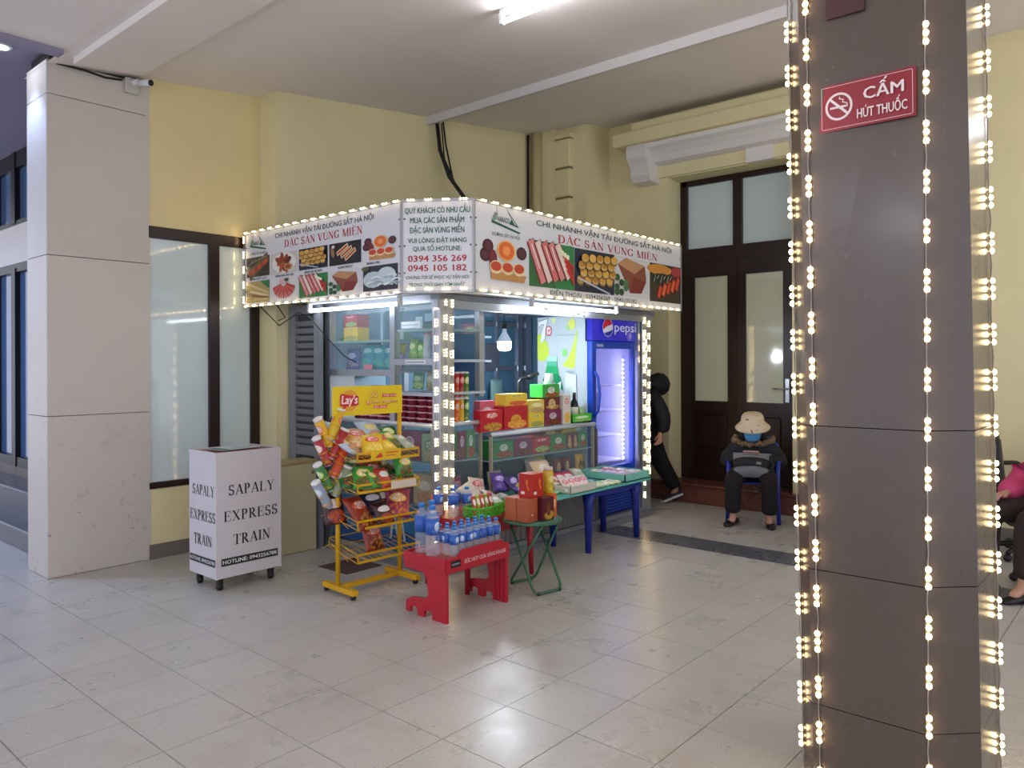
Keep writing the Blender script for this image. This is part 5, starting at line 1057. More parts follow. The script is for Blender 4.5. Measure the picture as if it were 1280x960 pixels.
# ---- blue table
BP = mat('#1d2c86', .4, name='blue_plastic'); bt = thing('blue_plastic_table', 'dark blue plastic table in front of the fridge', 'table', (5.3, 3.7, 0))
G().box((-.42, -.22, .465), (.46, .19, .484), BP, ch=.008).obj('table_top', bt)
for x, y in ((-.36, -.19), (.34, -.18), (-.36, .16), (.34, .16)):
    G().tube([(x*1.0+(.02 if x > 0 else -.005), y, 0), (x, y, .36), (x*.97, y*.97, .468)], [.024, .036, .06], BP, 10).obj('leg', bt)
for y in (-.2, .17): G().prism([(-.36, .465), (-.36, .34), (-.30, .43), (.28, .43), (.34, .34), (.34, .465)], y-.008, y+.008, BP, None, 'Y').obj('apron', bt)
# ---- green folding stool with boxes
gt = thing('green_folding_table', 'round green metal folding table with crossed tube legs', 'table', (3.93, 3.245, 0)); GM = mat('#3f6a4e', .4, metal=.3, name='green_enamel', noise=.1, nscale=20)
G().tube([(.19*math.cos(a), .19*math.sin(a), .455) for a in [2*PI*i/28 for i in range(28)]], .0095, GM, 8, closed=True).obj('rim', gt)
G().lathe([(.0001, .452), (.183, .452), (.185, .458), (.0001, .459)], mat('#55806a', .4, name='green_top'), 28).obj('top_plate', gt)
def bez(pts, r=.03, n=5):
    P = [Vector(p) for p in pts]; out = [P[0]]
    for i in range(1, len(P)-1):
        a = P[i]+(P[i-1]-P[i]).normalized()*r; b = P[i]+(P[i+1]-P[i]).normalized()*r
        out += [a*(1-t)**2+P[i]*2*t*(1-t)+b*t*t for t in [k/n for k in range(n+1)]]
    return out+[P[-1]]
G().tube(bez([(-.10, .12, .45), (-.14, -.13, .012), (.09, -.175, .012), (.13, .08, .45)], .05), .009, GM, 8).obj('leg_frame', gt)
G().tube(bez([(-.08, -.15, .45), (-.04, .17, .012), (.17, .12, .012), (.14, -.12, .45)], .05), .009, GM, 8).obj('leg_frame', gt)
G().tube([(-.115, 0, .24), (-.05, 0, .24)], .004, GM, 6).tube([(.11, 0, .24), (.155, 0, .23)], .004, GM, 6).obj('pivot_pins', gt)
[G().ball(p, .013, BLACK, 8, 4).obj('rubber_foot', gt) for p in ((-.11, -.135, .012), (.07, -.17, .012), (-.02, .165, .012), (.14, .13, .012))]
TB = .4655
pack_box('orange brown carton at the left of the green table', (3.77, 3.255, TB), (3.88, 3.35, TB+.15), PK('#b8643c', '#c87a50', '#8a3a20', '#b8643c', 'Z', ly=.3, lw=.15, lh=.06))
pack_box('second orange brown carton beside the first on the green table', (3.77, 3.16, TB), (3.88, 3.25, TB+.15), PK('#b05a38', '#c0704a', '#84361e', '#a85434', 'Z', ly=.3, lw=.15, lh=.06))
pack_box('dark maroon carton with gold print on the green table', (3.885, 3.12, TB), (4.0, 3.3, TB+.15), PK('#54141f', '#6a2a20', '#8a5a2a', '#c8983a', 'Z', ly=.5, lw=.2, lh=.3, text='#8a5a2a'))
pack_box('orange carton with green print at the right of the green table', (4.005, 3.15, TB), (4.07, 3.25, TB+.155), PK('#d8602a', '#d8b03a', '#5a8a3a', '#d8602a', 'Z', ly=.6, lw=.3, lh=.2))
rb = pack_box('square red carton on top of the maroon boxes', (3.83, 3.17, TB+.151), (3.95, 3.28, TB+.305), mat('#b8281f', .4, name='red_card', noise=.05), face=lambda P, w_, h_: (P.rect(.02, .02, .05, .038, '#e4dcd8'), P.poly([(w_*.6, h_*.8), (w_*.75, h_*.7), (w_*.7, h_*.5), (w_*.85, h_*.35), (w_*.7, h_*.3), (w_*.62, h_*.5), (w_*.55, h_*.65)], '#e07a2a')))
jr = thing('fruit_jar', 'tall glass jar of yellow pickled fruit beside the red carton', 'jar', (4.04, 3.2, TB+.156)); G().lathe([(.033, 0), (.036, .01), (.036, .14), (.028, .155)], PK('#c8a81f', '#dcc43a', '#8a7a1a', '#e0c83a', 'Z', rough=.15), 16).obj('jar_body', jr); G().lathe([(.031, .153), (.031, .175), (.0001, .176)], mat('#d0b8b0', .3), 16).obj('lid', jr)
# ================================================================ YELLOW RACK
YM = mat('#dba812', .4, metal=.1, name='yellow_enamel', noise=.06, nscale=10)
rk = thing('snack_rack', 'yellow wire snack rack on castors with header board', 'rack', (3.0, 4.11, 0), -.05)
G().tube([(0, 0, .045), (0, 0, 1.1)], .015, YM, 10).obj('post', rk); G().tube([(.5, 0, .045), (.5, 0, 1.34)], .015, YM, 10).obj('post', rk)
for x in (0, .5): G().box((x-.022, -.2, .03), (x+.022, .15, .062), YM).obj('foot', rk, bevel=.003)
G().box((0, -.02, .032), (.5, .022, .06), YM).obj('cross_bar', rk, bevel=.003)
for x in (0, .5):
    for y in (-.17, .13): c_ = G().tube([(x-.012, y, .017), (x+.012, y, .017)], .016, BLACK, 12).box((x-.008, y-.01, .015), (x+.008, y+.01, .035), BLACK).obj('castor', rk)
hb = G().box((-.06, -.045, 1.155), (.49, -.03, 1.345), mat('#e6c80c', .35, name='yellow_board')).obj('header_board', rk)
P = Print((-.06, -.045, 1.155), (1, 0, 0), (0, 0, 1)); P.ell(.12, .098, .072, .075, '#e8c860', n=26); P.ell(.12, .098, .067, .07, '#e0a020', n=26)
P.poly([(.048, .13), (.06, .145), (.12, .132), (.165, .13), (.19, .125), (.192, .07), (.17, .062), (.1, .06), (.075, .04), (.065, .045), (.08, .06), (.05, .065)], '#c8232c'); P.text("Lay's", .06, .078, .182, .052, '#f4e8e0', .045, shear=.12)
for dx, c in ((.002, '#b8401c'), (-.001, '#ffd27a')):
    P.text('Số 1', .285+dx, .115-dx, .38+dx, .035, c, .012 if c[1] == 'f' else .045); P.text('giòn ngon', .25+dx, .075-dx, .50+dx, .025, c, .012 if c[1] == 'f' else .045)
P.obj('lettering', hb); P = Print((-.06, -.0455, 1.155), (1, 0, 0), (0, 0, 1)); P.rect(.385, .112, .495, .133, '#d8502c'); P.text('Thế Giới', .39, .117, .49, .012, '#f8e8d8', .02); P.rect(.31, .038, .42, .058, '#d8502c'); P.text('đủ chiêu', .315, .042, .415, .012, '#f8e8d8', .02); P.obj('lettering', hb)
def basket(z, x0=.02, x1=.52, yf=-.19, yb=.13, rise=.06, name_plate=None):
    o = G().box((x0, yf-.003, z+.048), (x1, yf+.003, z+.062), YM).box((x0, yf-.003, z), (x1, yf+.003, z+.016), YM).box((x0, yf-.003, z), (x0+.006, yf+.003, z+.06), YM).box((x1-.006, yf-.003, z), (x1, yf+.003, z+.06), YM).obj('basket', rk)
    g = G(); W_ = .0028
    for x in (x0, x1): g.tube([(x, yf, z+.055), (x, yb, z+rise+.06)], W_, YM, 5).tube([(x, yf, z+.005), (x, yb, z+rise)], W_, YM, 5).tube([(x, yb, z+rise), (x, yb, z+rise+.06)], W_, YM, 5)
    for zz in (0, .06): g.tube([(x0, yb, z+rise+zz), (x1, yb, z+rise+zz)], W_, YM, 5)
    n = 11
    for i in range(n+1): x = x0+(x1-x0)*i/n; g.tube([(x, yf, z+.004), (x, yb, z+rise)], .002, YM, 4)
    for t_ in (.33, .66): y = yf+(yb-yf)*t_; g.tube([(x0, y, z+rise*t_), (x1, y, z+rise*t_)], .002, YM, 4)
    g.tube([(x0-.06, yb, z+rise), (x0-.06, yf+.2, z+rise+.05), (x0, yf+.1, z)], W_, YM, 5)
    g.obj('basket_wires', o)
    return o
bs = [basket(z) for z in (.865, .665, .435, .225)]
P = Print((.02, -.194, .865), (1, 0, 0), (0, 0, 1)); P.rect(.1, .004, .34, .07, '#e8bc1c'); P.poly([(.13, .02), (.17, .05), (.2, .045), (.19, .02)], '#c83a2c'); P.rect(.22, .044, .32, .052, '#d0602c'); P.rect(.22, .026, .3, .032, '#d0602c'); P.obj('price_strip', bs[0])
P = Print((.02, -.194, .665), (1, 0, 0), (0, 0, 1)); P.rect(.26, .006, .47, .055, '#d8cdb8'); P.obj('price_strip', bs[1])
# bags on the rack (world placement through the rack frame)
RM = rotm(0, 0, -.05, (3.0, 4.11, 0))
def rbag(label, x, y, z, rot, w_, h_, t_, m, seed=0):
    p = RM @ Vector((x, y, z)); return bag(label, p, (rot[0], rot[1], rot[2]-.05), w_, h_, t_, m, seed=seed)
LY = PK('#e8c020', '#d8302a', '#e0a030', '#f0d860', ly=.62, lw=.3, lh=.16); LG_ = PK('#3f9a3a', '#e8d060', '#c83a2c', '#2a6a2a', ly=.62, lw=.3, lh=.18); LB = PK('#b8cce0', '#e8d860', '#4a7ab0', '#e0a060', ly=.6, lw=.3, lh=.15); LD = PK('#2a6a30', '#d8e070', '#c83a2c', '#1a4a20', ly=.62, lw=.3, lh=.18); RB = PK('#8a2a14', '#c8502c', '#e09030', '#5a1a0c', ly=.66, lw=.36, lh=.14); RBK = PK('#3a1216', '#e0d8d0', '#2a2a40', '#b84a24', ly=.6, lw=.34, lh=.14); DBL = PK('#2a2c4a', '#d8d8e0', '#c8703a', '#3a3a5a', ly=.65, lw=.3, lh=.14); MG = PK('#9a2048', '#e8b040', '#e8a030', '#a82a50', ly=.6)
for a in [('white and blue crisp bag lying at the left of the top basket', .05, -.02, .96, (.5, .1, .5), .16, .2, .05, LB, 1), ('second pale blue crisp bag leaning behind at the top left', .03, .06, 1.03, (.9, .2, .5), .14, .2, .05, LB, 2), ('orange red crisp bag in the top basket behind the yellow ones', .16, .02, .995, (.6, .1, -.3), .17, .2, .06, PK('#d8a040', '#d0402c', '#c8502c', '#e8c890'), 3), ('yellow crisp bag at the front of the top basket', .2, -.1, .96, (.6, 0, -.5), .15, .2, .06, LY, 4), ('bright yellow crisp bag in the middle of the top basket', .3, -.08, .965, (.6, 0, .3), .15, .2, .06, LY, 5), ('blue and white crisp bag at the back of the top basket', .3, .06, 1.03, (.7, 0, .1), .17, .2, .06, LB, 6), ('green topped crisp bag right of the middle in the top basket', .38, -.05, .97, (.6, 0, .2), .13, .2, .06, LG_, 7), ('green crisp bag at the back right of the top basket', .43, .03, .99, (.7, 0, -.3), .14, .2, .06, LD, 8), ('silver backed crisp bag at the right end of the top basket', .47, -.08, .955, (.5, .1, .2), .1, .18, .05, PK('#a8b4a0', '#d0d8b0', '#6a8a4a', '#c0c8b8'), 9),
 ('dark green crisp bag at the left of the second basket', .06, -.04, .75, (.6, 0, -.3), .15, .18, .06, LD, 11), ('green and red crisp bag front left in the second basket', .12, -.11, .755, (.8, 0, -.5), .14, .18, .06, LG_, 12), ('red brown crisp bag in the middle of the second basket', .24, -.06, .765, (.7, 0, .1), .15, .2, .07, RB, 13), ('bright green crisp bag at the front of the second basket', .17, -.14, .745, (.7, 0, .3), .11, .15, .05, LG_, 14), ('orange brown crisp bag on top at the back of the second basket', .28, .05, .83, (.5, 0, 0), .17, .16, .07, RB, 15), ('dark green crisp bag at the back of the second basket', .18, .04, .81, (.4, 0, 0), .2, .14, .06, LD, 16), ('dark green crisp bag lying right of centre in the second basket', .36, -.0, .78, (.4, 0, .1), .16, .16, .07, LD, 17), ('rounded green crisp bag standing at the right of the second basket', .45, -.1, .8, (1.2, 0, -.1), .14, .15, .09, LG_, 18), ('red crisp bag with white mark front centre of the second basket', .26, -.14, .74, (.9, 0, .2), .12, .15, .05, PK('#b83a28', '#e8e0d8', '#c87a3a', '#b83a28'), 19),
 ('dark red crisp bag at the far left of the third basket', -.02, .02, .56, (1.1, 0, -.2), .15, .22, .06, RBK, 21), ('large red brown crisp bag at the front left of the third basket', .1, -.1, .53, (.9, .0, .35), .19, .25, .07, RB, 22), ('dark blue crisp bag in the middle of the third basket', .26, -.02, .56, (.8, 0, 0), .18, .19, .06, DBL, 23), ('brown and gold crisp bag front middle of the third basket', .26, -.13, .51, (1.0, 0, .1), .15, .16, .06, RBK, 24), ('red crisp bag on top at the back of the third basket', .3, .06, .6, (.8, 0, -.1), .18, .16, .06, RB, 25), ('magenta and yellow crisp bag at the right of the third basket', .42, -.08, .55, (.8, .1, -.6), .17, .23, .06, MG, 26), ('dark plum crisp bag behind the magenta one', .36, .02, .56, (.8, 0, -.3), .17, .2, .06, RBK, 27),
 ('single red brown crisp bag in the lowest filled basket', .2, -.1, .36, (1.2, 0, .15), .17, .19, .06, RB, 31)]:
    rbag(a[0], a[1], a[2], a[3], a[4], a[5], a[6], a[7], a[8], a[9])
# crisp tubes in the side holders
tb = [('yellow crisp tube at the top of the right column on the rack side', (2.948, 4.12, 1.008), (2.999, 4.07, 1.205), '#d8b01c', '#e0702a'), ('yellow and white crisp tube top of the left column on the rack side', (2.965, 4.14, .965), (2.859, 4.13, 1.15), '#e0b01c', '#d8682a'), ('dark red crisp tube second down in the right column', (2.959, 4.12, .883), (3.024, 4.07, 1.055), '#a02028', '#c84a2a'), ('red crisp tube second down in the left column', (2.955, 4.14, .845), (2.852, 4.13, 1.025), '#a8202c', '#e0c0b0'), ('orange red crisp tube third down in the right column', (2.975, 4.12, .763), (3.024, 4.07, .935), '#c8401c', '#a82a24'), ('green crisp tube third down in the left column', (2.968, 4.14, .68), (2.858, 4.13, .858), '#2f7a3a', '#a8c84a'), ('pale grey green crisp tube lowest in the right column', (2.985, 4.12, .64), (3.042, 4.07, .81), '#8a9a7a', '#c8ccc0'), ('pale blue grey crisp tube lowest in the left column', (2.955, 4.14, .57), (2.85, 4.13, .735), '#8a9ab0', '#c0c8d4')]
for l_, a, b, c1, c2 in tb: tube_thing(l_, a, Vector(b)-Vector(a), c1, c2, r=.031, ln=.21)
g = G(); iv = RM.inverted()
for l_, a, b, c1, c2 in tb:
    A, B = Vector(a), Vector(b); d = (B-A).normalized(); n1 = d.orthogonal().normalized(); n2 = d.cross(n1)
    for t_ in (.03, .1): c = A+d*t_; g.tube([iv @ (c+(n1*math.cos(q)+n2*math.sin(q))*.034) for q in [2*PI*k/14 for k in range(14)]], .0025, YM, 5, closed=True)
    g.tube([iv @ (A+d*.1+n1*.034), iv @ A, iv @ (A+d*.03-n1*.034)], .0022, YM, 4)
    g.tube([iv @ (A+d*.03), (0, 0, A.z+.0)], .0022, YM, 4)
g.obj('tube_holders', rk)
# ================================================================ LEFT CABINET, CREAM BOX, COVER PLATE
wc = thing('white_rolling_cabinet', 'white rolling cabinet with black serif lettering and phone strip', 'cabinet', (2.5, 4.734, 0))
CW = mat('#cdc8cb', .45, name='white_laminate', noise=.02); cw, cd = .475, .365
G().box((0, 0, .085), (cw, cd, .895), CW, ch=.003).obj('body', wc); G().box((.012, .012, .885), (cw-.012, cd-.012, .905), mat('#7a3a26', .3, name='brown_top')).obj('top_inlay', wc); G().box((0, -.002, .885), (cw, .012, .912), CW).box((-.002, 0, .885), (.012, cd, .912), CW).box((cw-.012, 0, .885), (cw, cd, .912), CW).box((0, cd-.012, .885), (cw, cd, .912), CW).obj('top_edge', wc)
for x in (-.002, cw-.014): G().box((x, -.003, .085), (x+.016, .006, .9), CW).obj('edge_strip', wc)
P = Print((0, -.0, 0), (1, 0, 0), (0, 0, 1), .0012)
for t_, a0, a1, b_, c_ in (('SAPALY', .085, .425, .625, .068), ('EXPRESS', .055, .45, .455, .068), ('TRAIN', .12, .39, .295, .068)): P.text(t_, a0, b_, a1, c_, '#20242a', serif=True)
P.rect(.035, .165, .45, .215, '#232826'); P.text('HOTLINE: 0943256788', .045, .178, .44, .024, '#e4e8e6', .03); P.obj('lettering', wc)
P = Print((0, cd, 0), (0, -1, 0), (0, 0, 1), .0012)
for t_, a0, a1, b_, c_ in (('SAPALY', .05, .345, .62, .068), ('EXPRESS', .02, .36, .45, .068), ('TRAIN', .07, .31, .29, .068)): P.text(t_, a0, b_, a1, c_, '#20242a', serif=True)
P.rect(.015, .165, .355, .212, '#232826'); P.text('HOTLINE: 0943256788', .02, .178, .35, .022, '#e4e8e6', .02); P.obj('lettering', wc)
for x in (.05, cw-.05):
    for y in (.05, cd-.05):
        c_ = G().tube([(x-.012, y, .025), (x+.012, y, .025)], .025, BLACK, 14).obj('castor', wc); G().box((x-.018, y-.02, .035), (x+.018, y+.02, .085), BLACK, ch=.006).obj('castor_fork', c_)
o = G().box((0, 0, 0), (.3, .17, .003), mat('#c8d4ce', .5, name='leaflet_paper')).obj('leaflet', None, (2.6, 4.82, .9125), (0, 0, .15)); tag(o, 'printed leaflet lying on the white cabinet', 'paper'); P = Print((0, 0, .003), (1, 0, 0), (0, 1, 0)); P.rect(.0, .0, .06, .17, '#3f6a5a'); P.rect(.09, .03, .27, .05, '#7a8a84'); P.rect(.09, .08, .25, .09, '#8a9a94'); P.rect(.09, .12, .27, .13, '#8a9a94'); P.obj('print', o)
cb = thing('cream_box', 'plain cream painted wooden box behind the white cabinet', 'box', (3.18, 5.25, 0)); CM = mat('#c3bb93', .6, name='cream_paint', noise=.05, nscale=3)
G().box((0, 0, .0), (.45, .19, .70), CM, ch=.008).obj('body', cb); G().box((-.004, -.004, .702), (.454, .19, .722), mat('#a8946a', .6, name='board_edge')).obj('lid', cb); P = Print((0, 0, 0), (1, 0, 0), (0, 0, 1)); P.rect(.40, .61, .425, .635, '#6a665c'); P.obj('badge', cb)
o = G().box((3.32, 4.45, .0), (3.64, 4.78, .006), mat('#5a3f3c', .55, name='rusty_plate', noise=.2, nscale=14)).obj('floor_hatch'); tag(o, 'square brown metal cover plate in the floor under the snack rack', 'hatch cover')
# ================================================================ PEOPLE
def skin(name, joints, edges, m, parent, root, sub=2, smooth=True):
    """one continuous surface grown on connected joints: joints = {name: (x, y, z, rx, ry)}"""
    ks = list(joints); me = bpy.data.meshes.new(name); me.from_pydata([joints[k][:3] for k in ks], [(ks.index(a), ks.index(b)) for a, b in edges], [])
    o = bpy.data.objects.new(name, me); COL.objects.link(o)
    sk = o.modifiers.new('s', 'SKIN'); sk.use_smooth_shade = smooth; sk.branch_smoothing = .4
    for i, k in enumerate(ks):
        v = me.skin_vertices[0].data[i]; j = joints[k]; v.radius = (j[3], j[4] if len(j) > 4 else j[3]); v.use_root = (k == root)
    s = o.modifiers.new('u', 'SUBSURF'); s.levels = sub; s.render_levels = sub
    dg = bpy.context.evaluated_depsgraph_get(); nm = bpy.data.meshes.new_from_object(o.evaluated_get(dg)); bpy.data.objects.remove(o)
    nm.materials.clear(); nm.materials.append(m); o = bpy.data.objects.new(name, nm); COL.objects.link(o); o.parent = parent
    nm.polygons.foreach_set('use_smooth', [True]*len(nm.polygons)); return o
SKIN = mat('#b98a72', .55, name='skin', noise=.04, nscale=20); NAVY = mat('#16171f', .8, name='dark_padded_cloth', noise=.15, nscale=30, bump=.3, bscale=40); TROU = mat('#191316', .85, name='dark_trousers', noise=.1, nscale=20)
HAIR = mat('#120d0c', .6, name='dark_hair')
def hand(pre, w, d, up, side, curl=.5):
    """palm plus five fingers from wrist w, pointing d; side = thumb side"""
    w, d, up, side = Vector(w), Vector(d).normalized(), Vector(up).normalized(), Vector(side).normalized()
    J = {}; E_ = []
    p = w+d*.045; J[pre+'palm'] = (*p, .024, .016)
    for i, (ln, off) in enumerate(((.062, .024), (.072, .008), (.066, -.008), (.05, -.023))):
        k0 = p+d*.03+side*off; a = d*math.cos(curl*.5)-up*math.sin(curl*.5); b = d*math.cos(curl*1.4)-up*math.sin(curl*1.4)
        k1 = k0+a*ln*.5; k2 = k1+b*ln*.5
        J[f'{pre}f{i}a'] = (*k0, .0095); J[f'{pre}f{i}b'] = (*k1, .0085); J[f'{pre}f{i}c'] = (*k2, .007)
        E_ += [(pre+'palm', f'{pre}f{i}a'), (f'{pre}f{i}a', f'{pre}f{i}b'), (f'{pre}f{i}b', f'{pre}f{i}c')]
    t0 = w+d*.03+side*.026; t1 = t0+(d+side*.7).normalized()*.03; t2 = t1+(d-up*.3).normalized()*.026
    J[pre+'ta'] = (*t0, .011); J[pre+'tb'] = (*t1, .01); J[pre+'tc'] = (*t2, .008)
    E_ += [(pre+'palm', pre+'ta'), (pre+'ta', pre+'tb'), (pre+'tb', pre+'tc')]
    return J, E_
def head(par, c, rz, tilt, r=.095, hair=True, mask=False):
    """face with brow, nose, mouth, ears; local +X is forward"""
    t = rotm(0, tilt, rz, c); g = G(); n, k = 22, 16; vs = []; fs = []
    for j in range(k+1):
        th = PI*j/k
        for i in range(n):
            ph = 2*PI*i/n; x, y, z = math.sin(th)*math.cos(ph), math.sin(th)*math.sin(ph), math.cos(th)
            X, Y, Z = x*r*.98, y*r*.78, z*r*1.22
            if z < 0: f = 1+z*.28; Y *= f; X *= (1+z*.12)
            if x > .6:
                if -.35 < z < .15: X += .016*math.exp(-(y/.16)**2)*math.exp(-((z+.18)/.16)**2)
                X -= .007*math.exp(-((abs(y)-.33)/.16)**2)*math.exp(-((z-.06)/.1)**2); X += .005*math.exp(-((z+.52)/.06)**2)*math.exp(-(y/.25)**2)
            vs.append((X, Y, Z))
    for j in range(k):
        for i in range(n): fs.append([j*n+i, (j+1)*n+i, (j+1)*n+(i+1) % n, j*n+(i+1) % n])
    g.add(vs, fs, SKIN, t, True)
    for s in (1, -1): g.ball((0, 0, 0), .02, SKIN, 10, 6); 
    del g.v[-2*70:], g.f[-2*60:], g.mi[-2*60:], g.sm[-2*60:]
    for s in (1, -1): g.lathe([(math.sin(PI*i/6)*.02 if 0 < i < 6 else .00001, -math.cos(PI*i/6)*.024) for i in range(7)], SKIN, 10, t @ Matrix.Translation((-.005, s*r*.78, -.01)) @ Matrix.Diagonal((1, .4, 1, 1)))
    h = g.obj('head', par); g = G()
    for s in (1, -1): g.ball(t @ Vector((r*.86, s*r*.33, r*.06)), .0095, mat('#1a1210', .2, name='eye'), 8, 5, (1, 1.4, .6)); g.tube([t @ Vector((r*.92, s*(r*.33-.017), r*.23)), t @ Vector((r*.92, s*r*.33, r*.26)), t @ Vector((r*.83, s*(r*.33+.018), r*.22))], .0028, HAIR, 6)
    g.tube([t @ Vector((r*.86, -.02, -r*.62)), t @ Vector((r*.94, 0, -r*.61)), t @ Vector((r*.86, .02, -r*.62))], .004, mat('#8a4a44', .5, name='lips'), 6); g.obj('face_features', h)
    return h, t
# ---- seated woman
C0 = Vector((7.02, 3.07, 0)); RZ = math.atan2(-.34, -.94)
wo = thing('person', 'person seated by the doors in floral bucket hat, blue mask and dark coat', 'person', C0, RZ)
J = dict(pel=(-.02, 0, .47, .08), spi=(-.01, 0, .58, .08), che=(.0, 0, .68, .08), nek=(.04, 0, .76, .045), hd=(.07, 0, .83, .045),
 ls=(.0, .14, .70, .03), le=(.03, .23, .53, .028), lw=(.22, .1, .62, .026), rs=(.0, -.14, .70, .03), re=(.03, -.23, .53, .028), rw=(.22, -.1, .62, .026),
 lh=(.02, .09, .45, .05), lk=(.36, .15, .43, .04), la=(.33, .155, .09, .035), lf=(.42, .165, .04, .032, .025), rh=(.02, -.09, .45, .05), rk=(.36, -.15, .43, .04), ra=(.33, -.155, .09, .035), rf=(.42, -.165, .04, .032, .025))
Ed = [('pel', 'spi'), ('spi', 'che'), ('che', 'nek'), ('nek', 'hd'), ('che', 'ls'), ('ls', 'le'), ('le', 'lw'), ('che', 'rs'), ('rs', 're'), ('re', 'rw'), ('pel', 'lh'), ('lh', 'lk'), ('lk', 'la'), ('la', 'lf'), ('pel', 'rh'), ('rh', 'rk'), ('rk', 'ra'), ('ra', 'rf')]
h1, e1 = hand('L', (.22, .1, .62), (.35, -.75, .25), (0, 0, 1), (.8, .3, .4), .8); h2, e2 = hand('R', (.22, -.1, .62), (.35, .75, .25), (0, 0, 1), (.8, -.3, .4), .8)
J.update(h1); J.update(h2); Ed += e1+e2+[('lw', 'Lpalm'), ('rw', 'Rpalm')]
skin('body', J, Ed, SKIN, wo, 'pel')
hd_, ht = head(wo, (.10, 0, .875), 0, .3)
coat = dict(a=(-.03, 0, .44, .15, .16), b=(-.01, 0, .58, .145, .14), c=(.0, 0, .69, .15, .12), d=(.03, 0, .765, .09), l1=(.0, .15, .69, .09), lm=(.02, .215, .61, .085), l2=(.04, .25, .53, .08), ln=(.13, .19, .57, .07), l3=(.21, .12, .61, .052), r1=(.0, -.15, .69, .09), rm=(.02, -.215, .61, .085), r2=(.04, -.25, .53, .08), rn=(.13, -.19, .57, .07), r3=(.21, -.12, .61, .052), lt=(.1, .11, .46, .1), rt=(.1, -.11, .46, .1))
skin('padded_coat', coat, [('a', 'b'), ('b', 'c'), ('c', 'd'), ('c', 'l1'), ('l1', 'lm'), ('lm', 'l2'), ('l2', 'ln'), ('ln', 'l3'), ('c', 'r1'), ('r1', 'rm'), ('rm', 'r2'), ('r2', 'rn'), ('rn', 'r3'), ('a', 'lt'), ('a', 'rt')], NAVY, wo, 'a')
for s in (1, -1):
    pass
tr = dict(p=(0, 0, .45, .12, .1), l0=(.03, .1, .45, .1), l1=(.36, .155, .435, .085), l2=(.345, .16, .27, .075), l3=(.33, .16, .10, .08), r0=(.03, -.1, .45, .1), r1=(.36, -.155, .435, .085), r2=(.345, -.16, .27, .075), r3=(.33, -.16, .10, .08))
skin('trousers', tr, [('p', 'l0'), ('l0', 'l1'), ('l1', 'l2'), ('l2', 'l3'), ('p', 'r0'), ('r0', 'r1'), ('r1', 'r2'), ('r2', 'r3')], TROU, wo, 'p')
SHOE = mat('#141014', .35, name='black_leather'); STEEL = mat('#b8bcc0', .3, metal=.9, name='steel')
def shoe(par, x, y, rz, z=0, m=SHOE, sole=None, L_=.24, buckle=True):
    t = rotm(0, 0, rz, (x, y, z)); g = G(); vs = []; fs = []; n = 12; st = [(-.09, .03, .055), (-.06, .036, .065), (0, .036, .06), (.05, .042, .05), (.09, .042, .045), (.12, .034, .035), (.14, .015, .02)]
    for a, w_, h_ in st:
        for i in range(n): q = 2*PI*i/n; vs.append((a, w_*math.cos(q), max(.004, h_/2+h_/2*math.sin(q))))
    for i in range(len(st)-1):
        for j in range(n): fs.append([i*n+j, i*n+(j+1) % n, (i+1)*n+(j+1) % n, (i+1)*n+j])
    fs += [list(range(n-1, -1, -1)), list(range((len(st)-1)*n, len(st)*n))]; g.add(vs, fs, m, t, True); o = g.obj('shoe', par)
    if buckle: G().tube([t @ Vector((.045, -.03, .052)), t @ Vector((.055, 0, .062)), t @ Vector((.045, .03, .052))], .005, STEEL, 6).obj('buckle', o)
    if sole: G().prism([(-.1, -.035), (-.04, -.038), (.05, -.045), (.12, -.038), (.15, 0), (.12, .038), (.05, .045), (-.04, .038), (-.1, .035)], 0, .022, sole, t).obj('sole', o)
    return o
shoe(wo, .34, .165, .15); shoe(wo, .34, -.165, -.35)
g = G(); hatm = bpy.data.materials.new('floral_hat'); hatm.use_nodes = True; nt = hatm.node_tree; b_ = nt.nodes['Principled BSDF']; b_.inputs['Roughness'].default_value = .8
tc = nt.nodes.new('ShaderNodeTexCoord'); vo = nt.nodes.new('ShaderNodeTexVoronoi'); vo.inputs['Scale'].default_value = 22; nt.links.new(tc.outputs['Object'], vo.inputs[0]); cr_ = nt.nodes.new('ShaderNodeMath'); cr_.operation = 'LESS_THAN'; cr_.inputs[1].default_value = .2; nt.links.new(vo.outputs['Distance'], cr_.inputs[0])
rp = nt.nodes.new('ShaderNodeValToRGB'); rp.color_ramp.elements[0].color = (*lin('#3a3026'), 1); rp.color_ramp.elements[1].color = (*lin('#b06a2a'), 1); sp_ = nt.nodes.new('ShaderNodeSeparateXYZ'); nt.links.new(vo.outputs['Color'], sp_.inputs[0]); nt.links.new(sp_.outputs[0], rp.inputs[0])
mx_ = nt.nodes.new('ShaderNodeMix'); mx_.data_type = 'RGBA'; nt.links.new(cr_.outputs[0], mx_.inputs[0]); mx_.inputs[6].default_value = (*lin('#cdbb9d'), 1); nt.links.new(rp.outputs[0], mx_.inputs[7]); nt.links.new(mx_.outputs[2], b_.inputs['Base Color'])
G().lathe([(.158, -.035), (.16, -.03), (.115, .015), (.108, .02), (.1, .075), (.085, .098), (.0001, .103)], hatm, 26, ht @ Matrix.Translation((-.005, 0, .035))).obj('bucket_hat', wo)
BM = mat('#4f93c8', .6, name='blue_mask'); g = G(); vs = []; fs = []
for j in range(7):
    for i in range(13):
        ph = (i/12-.5)*2.5; zz = .0-.105*j/6; bul = .095+.016*math.cos(ph)*math.sin(PI*j/6+.2); vs.append((bul*math.cos(ph)*1.06, bul*math.sin(ph)*.88*(1-.03*j), zz))
for j in range(6):
    for i in range(12): a = j*13+i; fs.append([a, a+1, a+14, a+13])
g.add(vs, fs, BM, ht, True); o = g.obj('face_mask', wo); sd = o.modifiers.new('t', 'SOLIDIFY'); sd.thickness = .002
